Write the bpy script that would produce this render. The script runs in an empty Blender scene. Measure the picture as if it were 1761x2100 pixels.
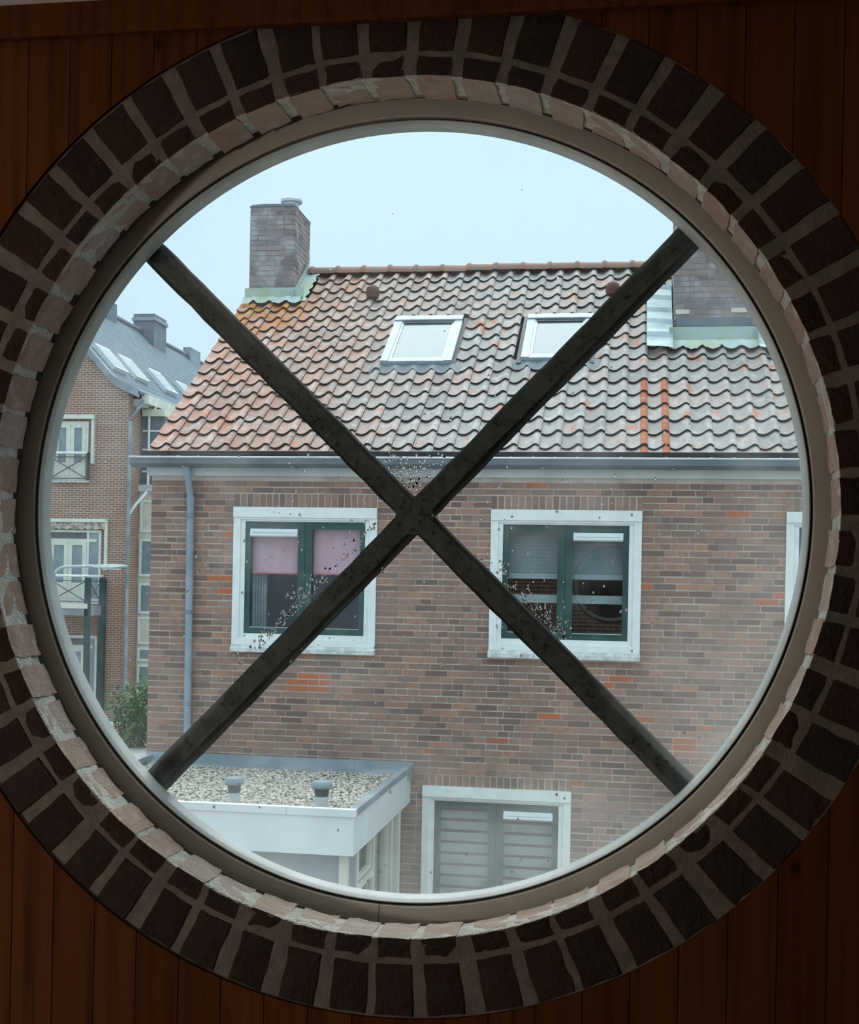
import bpy, math, random
from mathutils import Matrix, Vector
from math import pi, sin, cos, radians, sqrt

random.seed(7)
S = bpy.context.scene
COL = S.collection

# ------------------------------------------------------------------ camera
EYE = Vector((0.334, -1.76, 4.287))
YAW, ROLL, FOCAL = radians(9.0), 0.02, 2600.0          # focal length in pixels of the 1761x2100 frame
cd = bpy.data.cameras.new('camera')
cam = bpy.data.objects.new('camera', cd)
COL.objects.link(cam)
cd.sensor_fit = 'VERTICAL'
cd.sensor_height = 24.0
cd.lens = 24.0 * FOCAL / 2100.0
cd.shift_y = 155.0 / 2100.0
cd.clip_start, cd.clip_end = 0.02, 400
cam.matrix_world = (Matrix.Translation(EYE) @ Matrix.Rotation(YAW, 4, 'Z')
                    @ Matrix.Rotation(pi / 2, 4, 'X') @ Matrix.Rotation(ROLL, 4, 'Z'))
S.camera = cam

# ------------------------------------------------------------------ overcast sky, veiled sun, added room fill, exposure
w = bpy.data.worlds.new('overcast_sky')
S.world = w
w.use_nodes = True
nt = w.node_tree
nt.nodes.clear()
tc = nt.nodes.new('ShaderNodeTexCoord')
sp = nt.nodes.new('ShaderNodeSeparateXYZ')
rp = nt.nodes.new('ShaderNodeValToRGB')
bg = nt.nodes.new('ShaderNodeBackground')
wo = nt.nodes.new('ShaderNodeOutputWorld')
nt.links.new(tc.outputs['Generated'], sp.inputs[0])
nt.links.new(sp.outputs['Z'], rp.inputs[0])
nt.links.new(rp.outputs[0], bg.inputs[0])
nt.links.new(bg.outputs[0], wo.inputs[0])
rp.color_ramp.elements[0].position = 0.02
rp.color_ramp.elements[0].color = (0.50, 0.645, 0.775, 1)
rp.color_ramp.elements[1].position = 0.40
rp.color_ramp.elements[1].color = (0.595, 0.805, 0.915, 1)
zen = rp.color_ramp.elements.new(1.0)          # an overcast sky grows brighter towards the zenith
zen.color = (1.2, 1.58, 1.70, 1)
bg.inputs[1].default_value = 0.75

sd = bpy.data.lights.new('veiled_sun', 'SUN')
sd.energy = 2.0
sd.angle = radians(70)
sd.color = (1.0, 0.985, 0.955)
sun = bpy.data.objects.new('veiled_sun', sd)
COL.objects.link(sun)
sun.rotation_euler = (radians(-28), 0, radians(8))

ld = bpy.data.lights.new('room_fill', 'POINT')  # unseen fill added to brighten the room from the left, no fitting built
ld.energy = 26.0
ld.shadow_soft_size = 0.12
ld.color = (1.0, 0.93, 0.84)
lamp = bpy.data.objects.new('room_fill', ld)
COL.objects.link(lamp)
lamp.location = (-1.92, -1.9, 3.8)

vs = S.view_settings
vs.view_transform = 'Standard'
vs.look = 'None'
vs.exposure = 0.75
vs.gamma = 1.0
vs.use_curve_mapping = False
S.cycles.max_bounces = 6
S.cycles.diffuse_bounces = 2
S.cycles.glossy_bounces = 2
S.cycles.transmission_bounces = 4
S.cycles.transparent_max_bounces = 12
S.cycles.caustics_reflective = False
S.cycles.caustics_refractive = False

# ------------------------------------------------------------------ materials
class T:
    """tiny node-tree writer"""
    def __init__(s, name):
        s.m = bpy.data.materials.new(name)
        s.m.use_nodes = True
        s.t = s.m.node_tree
        s.t.nodes.clear()
        s.out = s.n('ShaderNodeOutputMaterial')
    def n(s, typ, props=None, **inp):
        nd = s.t.nodes.new(typ)
        for k, v in (props or {}).items():
            setattr(nd, k, v)
        for k, v in inp.items():
            key = int(k[1:]) if k[0] == 'i' and k[1:].isdigit() else k.replace('_', ' ')
            sock = nd.inputs[key]
            if hasattr(v, 'links') or isinstance(v, bpy.types.NodeSocket):
                s.t.links.new(v, sock)
            else:
                sock.default_value = v
        return nd
    def math(s, op, a, b=0.0, clamp=False):
        return s.n('ShaderNodeMath', dict(operation=op, use_clamp=clamp), i0=a, i1=b).outputs[0]
    def mix(s, f, a, b):
        nd = s.n('ShaderNodeMix', dict(data_type='RGBA'))
        for i, v in ((0, f), (6, a), (7, b)):
            if isinstance(v, bpy.types.NodeSocket):
                s.t.links.new(v, nd.inputs[i])
            else:
                nd.inputs[i].default_value = (*v, 1) if isinstance(v, tuple) and len(v) == 3 else v
        return nd.outputs[2]
    def ramp(s, f, stops, interp='LINEAR'):
        nd = s.n('ShaderNodeValToRGB', i0=f)
        cr = nd.color_ramp
        cr.interpolation = interp
        while len(cr.elements) < len(stops):
            cr.elements.new(0.5)
        for e, (p, c) in zip(cr.elements, stops):
            e.position = p
            e.color = (*c, 1) if len(c) == 3 else c
        return nd.outputs[0]
    def step(s, f, a, b):
        return s.n('ShaderNodeMapRange', dict(interpolation_type='SMOOTHSTEP'), i0=f, i1=a, i2=b, i3=0.0, i4=1.0).outputs[0]
    def pos(s):
        return s.n('ShaderNodeNewGeometry').outputs['Position']
    def noise(s, vec, scale, detail=3.0, rough=0.55):
        return s.n('ShaderNodeTexNoise', Vector=vec, Scale=scale, Detail=detail, Roughness=rough).outputs[0]
    def scale(s, vec, sc):
        return s.n('ShaderNodeMapping', Vector=vec, Scale=sc).outputs[0]
    def rand(s):
        """one value per object and per loose piece"""
        a = s.n('ShaderNodeObjectInfo').outputs['Random']
        b = s.n('ShaderNodeNewGeometry').outputs['Random Per Island']
        return s.math('FRACT', s.math('ADD', a, b))
    def fresnel(s, ior):
        back = s.n('ShaderNodeNewGeometry').outputs['Backfacing']
        v = s.math('ADD', ior, s.math('MULTIPLY', back, 1.0 / ior - ior))     # thin pane: same on both faces
        return s.n('ShaderNodeFresnel', IOR=v).outputs[0]
    def bump(s, h, strength=0.3, dist=0.01):
        return s.n('ShaderNodeBump', Strength=strength, Distance=dist, Height=h).outputs[0]
    def bsdf(s, col, rough=0.7, normal=None, metal=0.0, spec=0.3):
        b = s.n('ShaderNodeBsdfPrincipled', Metallic=metal)
        b.inputs['Specular IOR Level'].default_value = spec
        for k, v in (('Base Color', col), ('Roughness', rough)):
            if isinstance(v, bpy.types.NodeSocket):
                s.t.links.new(v, b.inputs[k])
            else:
                b.inputs[k].default_value = (*v, 1) if isinstance(v, tuple) and len(v) == 3 else v
        if normal is not None:
            s.t.links.new(normal, b.inputs['Normal'])
        s.t.links.new(b.outputs[0], s.out.inputs[0])
        return s.m

def plain(name, c, rough=0.6, var=0.15, scale=6.0, metal=0.0, bump=0.0, spec=0.3, c2=None, det=2.0):
    t = T(name)
    nz = t.noise(t.pos(), scale, det)
    c2 = c2 or tuple(x * (1 - var) for x in c)
    col = t.mix(t.step(nz, 0.35, 0.65), c, c2)
    nrm = t.bump(t.noise(t.pos(), scale * 6, 3), bump, 0.01) if bump else None
    return t.bsdf(col, rough, nrm, metal, spec)

M = {}
def brick_mat(name, stops, dirt=(0.10, 0.085, 0.08), nscale=22.0, bump=0.0, amount=0.5, dist=0.004, lo=.48):
    t = T(name)
    p = t.pos()
    base = t.ramp(t.rand(), stops)
    nz = t.noise(p, nscale, 3, 0.65)
    col = t.mix(t.math('MULTIPLY', t.step(nz, lo, lo + .2), amount), base, dirt)
    big = t.noise(p, 0.9, 2)
    col = t.mix(t.math('MULTIPLY', t.step(big, 0.40, 0.70), 0.35), col, dirt)
    nrm = t.bump(t.noise(p, nscale * 5, 4, 0.7), bump, dist) if bump else None
    return t.bsdf(col, 0.9, nrm, spec=0.12)

M['brick'] = brick_mat('facade_brick', [(0.0, (.20, .132, .112)), (.25, (.29, .178, .145)), (.5, (.34, .205, .163)),
                       (.75, (.385, .228, .178)), (.93, (.44, .235, .170)), (1.0, (.285, .215, .185))], dirt=(.185, .142, .125))
M['brick_orange'] = brick_mat('facade_brick_orange', [(0, (.55, .165, .075)), (1, (.46, .165, .095))], amount=0.25)
M['mortar'] = plain('facade_mortar', (.72, .63, .55), .95, c2=(.56, .48, .42), scale=3, spec=.1)
M['chimney_brick'] = brick_mat('chimney_brick', [(0, (.17, .14, .14)), (.5, (.25, .205, .20)), (1, (.31, .23, .205))],
                               dirt=(.40, .385, .39), nscale=4.5, amount=.85, lo=.46)
M['chimney_mortar'] = plain('chimney_mortar', (.34, .31, .30), .95, c2=(.25, .23, .23), scale=5)
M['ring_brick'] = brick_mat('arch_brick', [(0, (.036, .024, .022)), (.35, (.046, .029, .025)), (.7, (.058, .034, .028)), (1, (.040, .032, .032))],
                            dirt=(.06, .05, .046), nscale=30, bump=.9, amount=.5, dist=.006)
M['lit_inner_brick'] = brick_mat('lit_reveal_brick', [(0, (.46, .32, .26)), (.5, (.54, .37, .29)), (1, (.52, .42, .36))],
                             dirt=(.66, .59, .53), nscale=40, bump=1.0, amount=.5, dist=.006)  # paler than the ring face: colour raised to stand in for sky light
M['ring_mortar'] = plain('arch_mortar', (.20, .175, .15), .95, c2=(.15, .135, .12), scale=30, bump=.3, spec=.1)
M['lit_reveal_mortar'] = plain('lit_reveal_mortar', (.76, .73, .67), .95, c2=(.58, .56, .51), scale=40, bump=.9, spec=.1)  # pale copy of the arch mortar, with sky light put into its colour
M['white'] = plain('white_paint', (.86, .88, .85), .45, var=.08, scale=9, spec=.4)
M['white_worn'] = plain('worn_white_paint', (.72, .73, .70), .7, c2=(.50, .50, .48), scale=14)
M['cream'] = plain('cream_paint', (.72, .71, .62), .5, var=.12, scale=4)
M['green'] = plain('dark_green_paint', (.020, .062, .055), .35, c2=(.035, .09, .08), scale=5, spec=.5)
M['zinc'] = plain('zinc', (.30, .34, .38), .5, c2=(.20, .23, .26), scale=2.2, spec=.4)
M['zinc_dark'] = plain('weathered_zinc', (.13, .15, .17), .6, c2=(.18, .20, .215), scale=2.2)
M['zinc_light'] = plain('light_zinc_bead', (.62, .65, .66), .45, c2=(.50, .53, .55), scale=5)
M['lead'] = plain('lead_flashing', (.36, .44, .47), .6, c2=(.50, .58, .58), scale=5, bump=.5)
M['lead_moss'] = plain('mossy_lead_flashing', (.42, .50, .49), .7, c2=(.40, .46, .33), scale=3, bump=.6)
M['dark_metal'] = plain('dark_metal', (.03, .035, .04), .5, c2=(.06, .065, .07), scale=20)
M['alu'] = plain('aluminium_cladding', (.40, .47, .52), .4, c2=(.32, .38, .42), scale=8, spec=.5)
M['fascia'] = plain('fascia_board', (.66, .67, .63), .6, c2=(.52, .53, .51), scale=1.5)
M['board'] = plain('white_fascia_panel', (.74, .78, .79), .4, var=.06, scale=3)
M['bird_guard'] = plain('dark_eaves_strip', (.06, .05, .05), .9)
M['pipe'] = plain('grey_plastic_pipe', (.33, .38, .44), .5, c2=(.26, .31, .37), scale=3)
M['dark_room'] = plain('dark_room', (.16, .16, .175), .9)
M['void'] = plain('unlit_core', (.02, .02, .02), .9)
M['pink'] = plain('pink_blind', (.80, .42, .48), .8, c2=(.74, .44, .52), scale=6)
M['pink_hem'] = plain('pink_blind_hem', (.80, .20, .25), .8)
M['curtain'] = plain('grey_curtain', (.42, .46, .48), .9, var=.3, scale=12)
M['slat'] = plain('grey_blind_slat', (.40, .46, .48), .6, var=.12, scale=8)
M['panel_grey'] = plain('blue_grey_panel', (.22, .27, .30), .4, c2=(.27, .32, .34), scale=4)
M['slate_grey'] = plain('grey_render', (.20, .23, .26), .8)
M['frame_face'] = plain('taupe_frame_paint', (.50, .48, .43), .45, c2=(.45, .43, .39), scale=5, spec=.4)
M['bead'] = plain('pale_glazing_bead', (.58, .61, .60), .35, c2=(.48, .51, .50), scale=14, spec=.5)
M['gasket'] = plain('black_gasket', (.012, .012, .012), .6)
M['bar_side'] = plain('blackened_bar_edge', (.006, .007, .006), .9, c2=(.012, .015, .011), scale=60, spec=.08)
M['ceiling'] = plain('ceiling_plaster', (.84, .83, .80), .9, var=.05)
M['room_wall'] = plain('room_plaster', (.30, .24, .19), .9, var=.05)
M['pole_green'] = plain('green_post_paint', (.022, .050, .052), .45, c2=(.032, .066, .066), scale=3)
M['lamp_grey'] = plain('pale_grey_metal', (.52, .58, .58), .4)
M['rail_dark'] = plain('dark_rail', (.10, .12, .12), .5)
M['street'] = plain('street_paving', (.30, .29, .27), .9, c2=(.24, .235, .225), scale=1.2)
M['branch'] = plain('bark', (.10, .08, .05), .9)
M['terracotta_vent'] = plain('dark_terracotta', (.16, .06, .045), .8, c2=(.09, .045, .04), scale=30)
M['ridge'] = None

def tile_mat(name, roll=False):
    t = T(name)
    p = t.pos()
    r = t.rand()
    x = t.n('ShaderNodeSeparateXYZ', i0=p).outputs
    if roll:
        base = t.ramp(r, [(0, (.33, .105, .055)), (1, (.38, .14, .08))])
        nz = t.noise(p, 14, 4)
        return t.bsdf(t.mix(t.math('MULTIPLY', t.step(nz, .5, .75), .5), base, (.42, .30, .26)), .8, spec=.15)
    red = t.ramp(r, [(0, (.33, .20, .165)), (.5, (.39, .235, .19)), (1, (.44, .23, .17))])
    grey = t.ramp(r, [(0, (.27, .25, .24)), (.5, (.34, .315, .30)), (1, (.38, .315, .295))])
    side = t.math('ADD', t.step(x[0], -4.3, -1.2), t.math('MULTIPLY', t.math('SUBTRACT', t.noise(p, 1.4, 3), .5), 1.5), True)
    col = t.mix(side, red, grey)
    # pale lichen bloom in blotches, dark specks
    lich = t.noise(p, 7.0, 3, .65)
    col = t.mix(t.math('MULTIPLY', t.step(lich, .50, .66), .55), col, (.50, .46, .44))
    speck = t.noise(p, 38, 3)
    col = t.mix(t.math('MULTIPLY', t.step(speck, .60, .70), .6), col, (.13, .11, .10))
    # fresh orange streaks
    orr = t.noise(t.scale(p, (9, 3.2, 3.2)), 1.0, 3)
    col = t.mix(t.math('MULTIPLY', t.step(orr, .60, .70), .75), col, (.50, .17, .10))
    # orange and yellow growth on the tiles beside the chimney
    d = t.n('ShaderNodeVectorMath', dict(operation='DISTANCE'), i0=p, i1=(-4.25, 13.1, 7.6)).outputs['Value']
    near = t.math('MULTIPLY', t.math('SUBTRACT', 1.0, t.step(d, .3, .95)), t.step(t.noise(p, 6, 3), .38, .55))
    col = t.mix(near, col, (.47, .17, .05))
    y = t.math('MULTIPLY', t.math('SUBTRACT', 1.0, t.step(d, .3, 1.9)), t.step(t.noise(p, 9, 3), .60, .66))
    col = t.mix(y, col, (.42, .36, .06))
    return t.bsdf(col, .75, spec=.25)
M['tile'] = tile_mat('clay_tile')
M['tile_roll'] = tile_mat('fresh_clay_roll', True)
M['tile_edge'] = plain('dark_tile_edge', (.045, .040, .038), .95, c2=(.075, .06, .055), scale=12)  # near-black tone on the lower edge and sides of each tile
def ridge_mat():
    t = T('ridge_clay')
    p = t.pos()
    col = t.ramp(t.rand(), [(0, (.26, .16, .13)), (1, (.34, .19, .15))])
    col = t.mix(t.math('MULTIPLY', t.step(t.noise(p, 8, 4), .45, .65), .7), col, (.22, .19, .18))
    return t.bsdf(col, .85, spec=.15)
M['ridge'] = ridge_mat()

def wood_mat():
    t = T('stained_pine')
    p = t.pos()
    r = t.rand()
    off = t.n('ShaderNodeCombineXYZ', i0=t.math('MULTIPLY', r, 7.0), i1=0.0, i2=t.math('MULTIPLY', r, 31.0)).outputs[0]
    v = t.n('ShaderNodeVectorMath', dict(operation='ADD'), i0=p, i1=off).outputs[0]
    grain = t.noise(t.scale(v, (60, 60, 2.2)), 1.0, 5, .6)
    base = t.ramp(r, [(0, (.092, .028, .006)), (.5, (.110, .034, .008)), (1, (.128, .041, .010))])
    col = t.mix(t.step(grain, .40, .72), base, (.058, .017, .0045))
    vo = t.n('ShaderNodeTexVoronoi', Vector=t.scale(v, (14, 14, 9)), Scale=1.0)
    knot = t.math('SUBTRACT', 1.0, t.step(vo.outputs['Distance'], .06, .17))
    keep = t.math('GREATER_THAN', t.n('ShaderNodeSeparateColor', i0=vo.outputs['Color']).outputs[0], .80)
    col = t.mix(t.math('MULTIPLY', t.math('MULTIPLY', knot, keep), .85), col, (.018, .006, .003))
    return t.bsdf(col, .7, spec=.08)
M['wood'] = wood_mat()

def bar_mat():
    t = T('weathered_bar_paint')
    p = t.pos()
    a = t.noise(p, 45, 4, .6)
    b = t.noise(p, 130, 3)
    col = t.mix(t.step(a, .35, .65), (.092, .112, .110), (.052, .066, .064))
    chips = t.math('MULTIPLY', t.step(b, .57, .62), t.step(a, .40, .56))
    col = t.mix(chips, col, (.012, .012, .010))
    return t.bsdf(col, .6, t.bump(b, .4, .002), spec=.3)
M['bar'] = bar_mat()

def small_brick(name, c1, c2, mortar):
    """brickwork too far away to build brick by brick; courses run level on walls facing any way"""
    t = T(name)
    g = t.n('ShaderNodeNewGeometry')
    s = t.n('ShaderNodeSeparateXYZ', i0=g.outputs['Position']).outputs
    along = t.math('ADD', s[0], s[1])
    v = t.n('ShaderNodeCombineXYZ', i0=along, i1=s[2], i2=0.0).outputs[0]
    b = t.n('ShaderNodeTexBrick', Vector=v, Color1=(*c1, 1), Color2=(*c2, 1), Mortar=(*mortar, 1), Scale=1.0,
            Mortar_Size=.009, Mortar_Smooth=.1, Bias=0.0, Brick_Width=.21, Row_Height=.066)
    big = t.noise(g.outputs['Position'], .35, 3)
    col = t.mix(t.math('MULTIPLY', t.step(big, .35, .7), .5), b.outputs[0], (.30, .135, .085))
    return t.bsdf(col, .9, spec=.1)
M['far_brick'] = small_brick('far_brickwork', (.22, .135, .11), (.32, .175, .13), (.58, .52, .47))

def slate_mat():
    t = T('blue_slate')
    g = t.n('ShaderNodeNewGeometry').outputs['Position']
    s = t.n('ShaderNodeSeparateXYZ', i0=g).outputs
    v = t.n('ShaderNodeCombineXYZ', i0=s[1], i1=s[2], i2=0.0).outputs[0]
    b = t.n('ShaderNodeTexBrick', Vector=v, Color1=(.115, .165, .205, 1), Color2=(.15, .20, .24, 1), Mortar=(.06, .09, .12, 1),
            Scale=1.0, Mortar_Size=.02, Mortar_Smooth=.3, Bias=0.0, Brick_Width=.32, Row_Height=.17)
    return t.bsdf(b.outputs[0], .7, spec=.2)
M['slate'] = slate_mat()

def gravel_mat():
    t = T('roof_gravel')
    col = t.ramp(t.rand(), [(0, (.22, .18, .15)), (.3, (.40, .35, .29)), (.6, (.52, .47, .41)), (.85, (.62, .59, .54)), (1, (.30, .22, .17))])
    return t.bsdf(col, .85, spec=.2)
M['gravel'] = gravel_mat()

def leaf_mat():
    t = T('leaf_green')
    col = t.ramp(t.rand(), [(0, (.035, .10, .03)), (.6, (.07, .17, .05)), (1, (.15, .25, .09))])
    return t.bsdf(col, .6, spec=.3)
M['leaf'] = leaf_mat()

def window_glass(name, tint=(1, 1, 1), refl=1.0, dark=0.0):
    t = T(name)
    fr = t.fresnel(1.5)
    tr = t.n('ShaderNodeBsdfTransparent', Color=(*tint, 1)).outputs[0]
    gl = t.n('ShaderNodeBsdfGlossy', Color=(1, 1, 1, 1), Roughness=0.0).outputs[0]
    mx = t.n('ShaderNodeMixShader', i0=t.math('MULTIPLY', fr, refl, True), i1=tr, i2=gl).outputs[0]
    t.t.links.new(mx, t.out.inputs[0])
    return t.m
M['glass'] = window_glass('window_glass', (.93, .96, .96), .8)
M['clear'] = window_glass('clear_pane', (.985, .992, .99), .5)
M['roof_glass'] = plain('skylight_glass', (.20, .24, .25), .08, spec=.38, var=.05)

def pane_glass():
    """round pane: clear, with a thin film of dried dirt that thickens in smears and towards the rim"""
    t = T('dusty_pane_glass')
    p = t.pos()
    v = t.n('ShaderNodeVectorMath', dict(operation='SUBTRACT'), i0=p, i1=(0, .135, 4.4)).outputs[0]
    s = t.n('ShaderNodeSeparateXYZ', i0=v).outputs
    rad = t.n('ShaderNodeVectorMath', dict(operation='LENGTH'), i0=v).outputs['Value']
    low = t.step(t.math('ADD', t.math('MULTIPLY', s[2], -1.0), t.math('MULTIPLY', s[0], .35)), -.05, .55)
    rim = t.math('MULTIPLY', t.step(rad, .34, .585), t.math('ADD', t.math('MULTIPLY', low, .125), .015))
    cloud = t.noise(p, 5.5, 4, .6)
    smear = t.math('MULTIPLY', t.step(cloud, .44, .72), .07)
    f = t.math('ADD', t.math('MULTIPLY', rim, t.math('ADD', cloud, .45)), smear, True)
    spots = t.noise(p, 150, 2, .5)
    f = t.math('ADD', f, t.math('MULTIPLY', t.step(spots, .74, .78), .16), True)
    tr = t.n('ShaderNodeBsdfTransparent', Color=(.97, .985, .98, 1)).outputs[0]
    gl = t.n('ShaderNodeBsdfGlossy', Color=(1, 1, 1, 1), Roughness=0.0).outputs[0]
    fr = t.fresnel(1.45)
    clear = t.n('ShaderNodeMixShader', i0=t.math('MULTIPLY', fr, .5), i1=tr, i2=gl).outputs[0]
    dirt = t.n('ShaderNodeBsdfTranslucent', Color=(.86, .86, .82, 1)).outputs[0]
    mx = t.n('ShaderNodeMixShader', i0=f, i1=clear, i2=dirt).outputs[0]
    t.t.links.new(mx, t.out.inputs[0])
    return t.m
M['pane'] = pane_glass()

def drop_mat():
    t = T('rain_water')
    g = t.n('ShaderNodeBsdfGlass', Color=(1, 1, 1, 1), Roughness=0.0, IOR=1.33).outputs[0]
    t.t.links.new(g, t.out.inputs[0])
    return t.m
M['water'] = drop_mat()

# ------------------------------------------------------------------ mesh helpers
class MB:
    def __init__(s):
        s.v, s.f, s.mi = [], [], []
    def add(s, verts, faces, mi=0):
        k = len(s.v)
        s.v += [tuple(p) for p in verts]
        s.f += [tuple(i + k for i in f) for f in faces]
        s.mi += [mi] * len(faces)
        return s
    def box(s, x0, x1, y0, y1, z0, z1, mi=0, rot=None):
        v = [Vector((x, y, z)) for x in (x0, x1) for y in (y0, y1) for z in (z0, z1)]
        if rot:
            c = Vector(((x0 + x1) / 2, (y0 + y1) / 2, (z0 + z1) / 2))
            v = [c + rot @ (p - c) for p in v]
        return s.add(v, [(0, 1, 3, 2), (4, 6, 7, 5), (0, 4, 5, 1), (2, 3, 7, 6), (0, 2, 6, 4), (1, 5, 7, 3)], mi)
    def rect(s, x0, x1, z0, z1, l, r, b, t, y0, y1, mi=0):
        """frame in the XZ plane"""
        s.box(x0, x0 + l, y0, y1, z0, z1, mi)
        s.box(x1 - r, x1, y0, y1, z0, z1, mi)
        s.box(x0 + l, x1 - r, y0, y1, z0, z0 + b, mi)
        return s.box(x0 + l, x1 - r, y0, y1, z1 - t, z1, mi)
    def prism(s, poly, a0, a1, axis='y', mi=0):
        """polygon extruded along an axis; poly gives the other two coordinates"""
        def P(p, a):
            return (p[0], a, p[1]) if axis == 'y' else ((a, p[0], p[1]) if axis == 'x' else (p[0], p[1], a))
        n = len(poly)
        v = [P(p, a0) for p in poly] + [P(p, a1) for p in poly]
        f = [tuple(range(n)), tuple(range(2 * n - 1, n - 1, -1))] + [(i, i + n, (i + 1) % n + n, (i + 1) % n) for i in range(n)]
        return s.add(v, f, mi)
    def tube(s, pts, r, n=8, mi=0, caps=True):
        pts = [Vector(p) for p in pts]
        rings = []
        for i, p in enumerate(pts):
            d = (pts[min(i + 1, len(pts) - 1)] - pts[max(i - 1, 0)]).normalized()
            a = d.cross(Vector((0, 0, 1)) if abs(d.z) < .9 else Vector((0, 1, 0))).normalized()
            b = d.cross(a)
            rr = r[i] if isinstance(r, (list, tuple)) else r
            rings.append([p + a * rr * cos(2 * pi * k / n) + b * rr * sin(2 * pi * k / n) for k in range(n)])
        v = [q for rg in rings for q in rg]
        f = [(i * n + k, i * n + (k + 1) % n, (i + 1) * n + (k + 1) % n, (i + 1) * n + k) for i in range(len(pts) - 1) for k in range(n)]
        if caps:
            f += [tuple(range(n)), tuple((len(pts) - 1) * n + k for k in range(n - 1, -1, -1))]
        return s.add(v, f, mi)
    def lathe(s, prof, c, axis='z', n=24, a0=0.0, a1=2 * pi, mi=0):
        """profile of (radius, height) turned about an axis through c"""
        closed = abs(a1 - a0 - 2 * pi) < 1e-6
        m = n if closed else n + 1
        v = []
        for k in range(m):
            a = a0 + (a1 - a0) * k / n
            for r_, h in prof:
                if axis == 'z':
                    v.append((c[0] + r_ * cos(a), c[1] + r_ * sin(a), c[2] + h))
                else:
                    v.append((c[0] + r_ * cos(a), c[1] + h, c[2] + r_ * sin(a)))
        q = len(prof)
        f = []
        for k in range(n):
            k2 = (k + 1) % m
            for j in range(q - 1):
                f.append((k * q + j, k2 * q + j, k2 * q + j + 1, k * q + j + 1))
        return s.add(v, f, mi)
    def mesh(s, name, mats, smooth=False):
        me = bpy.data.meshes.new(name)
        me.from_pydata(s.v, [], s.f)
        for m in (mats if isinstance(mats, (list, tuple)) else [mats]):
            me.materials.append(m)
        me.polygons.foreach_set('material_index', s.mi)
        if smooth:
            me.polygons.foreach_set('use_smooth', [True] * len(s.f))
        me.update()
        import bmesh
        bm = bmesh.new()
        bm.from_mesh(me)
        bmesh.ops.recalc_face_normals(bm, faces=bm.faces)
        bm.to_mesh(me)
        bm.free()
        if smooth:
            me.set_sharp_from_angle(angle=radians(40))
        return me
    def build(s, name, mats, parent=None, smooth=False, kind=None):
        return link(name, s.mesh(name, mats, smooth), parent, kind)

def link(name, data, parent=None, kind=None):
    o = bpy.data.objects.new(name, data)
    COL.objects.link(o)
    o.parent = parent
    if kind:
        o['kind'] = kind
    return o

def tag(o, label, cat=None, kind=None, group=None):
    o['label'] = label
    if cat:
        o['category'] = cat
    if kind:
        o['kind'] = kind
    if group:
        o['group'] = group
    return o

def bx(name, mat, parent, *a, kind=None):
    return MB().box(*a).build(name, mat, parent, kind=kind)

# ================================================================== THE ROOM
ZC = 4.4                      # height of the round window's centre
CEIL, FLOOR = 5.128, 2.75
RA, RB = 0.608, 0.722         # brick ring: inner arris and outer edge
XL, XR, YB = -2.1, 2.3, -4.2

# wall core: slab with a round hole, plus the outer leaf
core = MB()
N = 144
X0, X1, Z0, Z1 = -3.4, 3.6, 0.0, 6.2
def edge_pt(a):
    c, s_ = cos(a), sin(a)
    t = min(((X1 if c > 0 else X0) / c) if abs(c) > 1e-9 else 1e9, (((Z1 if s_ > 0 else Z0) - ZC) / s_) if abs(s_) > 1e-9 else 1e9)
    return (t * c, ZC + t * s_)
angs = sorted(set([2 * pi * k / N for k in range(N)] + [math.atan2(z - ZC, x) % (2 * pi) for x in (X0, X1) for z in (Z0, Z1)]))
def slab_with_hole(mb, R, y0, y1):
    n = len(angs)
    v = []
    for a in angs:
        ex, ez = edge_pt(a)
        hx, hz = R * cos(a), ZC + R * sin(a)
        v += [(hx, y0, hz), (ex, y0, ez), (hx, y1, hz), (ex, y1, ez)]
    f = []
    for k in range(n):
        i, j = 4 * k, 4 * ((k + 1) % n)
        f += [(i, i + 1, j + 1, j), (i + 2, j + 2, j + 3, i + 3), (i, j, j + 2, i + 2), (i + 1, i + 3, j + 3, j + 1)]
    mb.add(v, f)
slab_with_hole(core, RB, .0125, .165)
wall = core.build('wall_front', M['void'])
tag(wall, 'dark wood-clad wall around the round brick-ringed window', kind='structure')
leaf_ = MB()
slab_with_hole(leaf_, .672, .165, .262)
leaf_.build('outer_leaf', M['far_brick'], wall)

# mortar bed of the ring
mr = MB()
mr.lathe([(RB, .012), (RB, .003), (.655, .002), (.6105, .003)], (0, 0, ZC), 'y', 180)
mr.lathe([(.6105, .003), (.6092, .006), (.6100, .05), (.6105, .074), (.640, .080), (.641, .165), (RB, .165)], (0, 0, ZC), 'y', 180, mi=1)
mr.build('mortar_ring', [M['ring_mortar'], M['lit_reveal_mortar']], wall)

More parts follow.
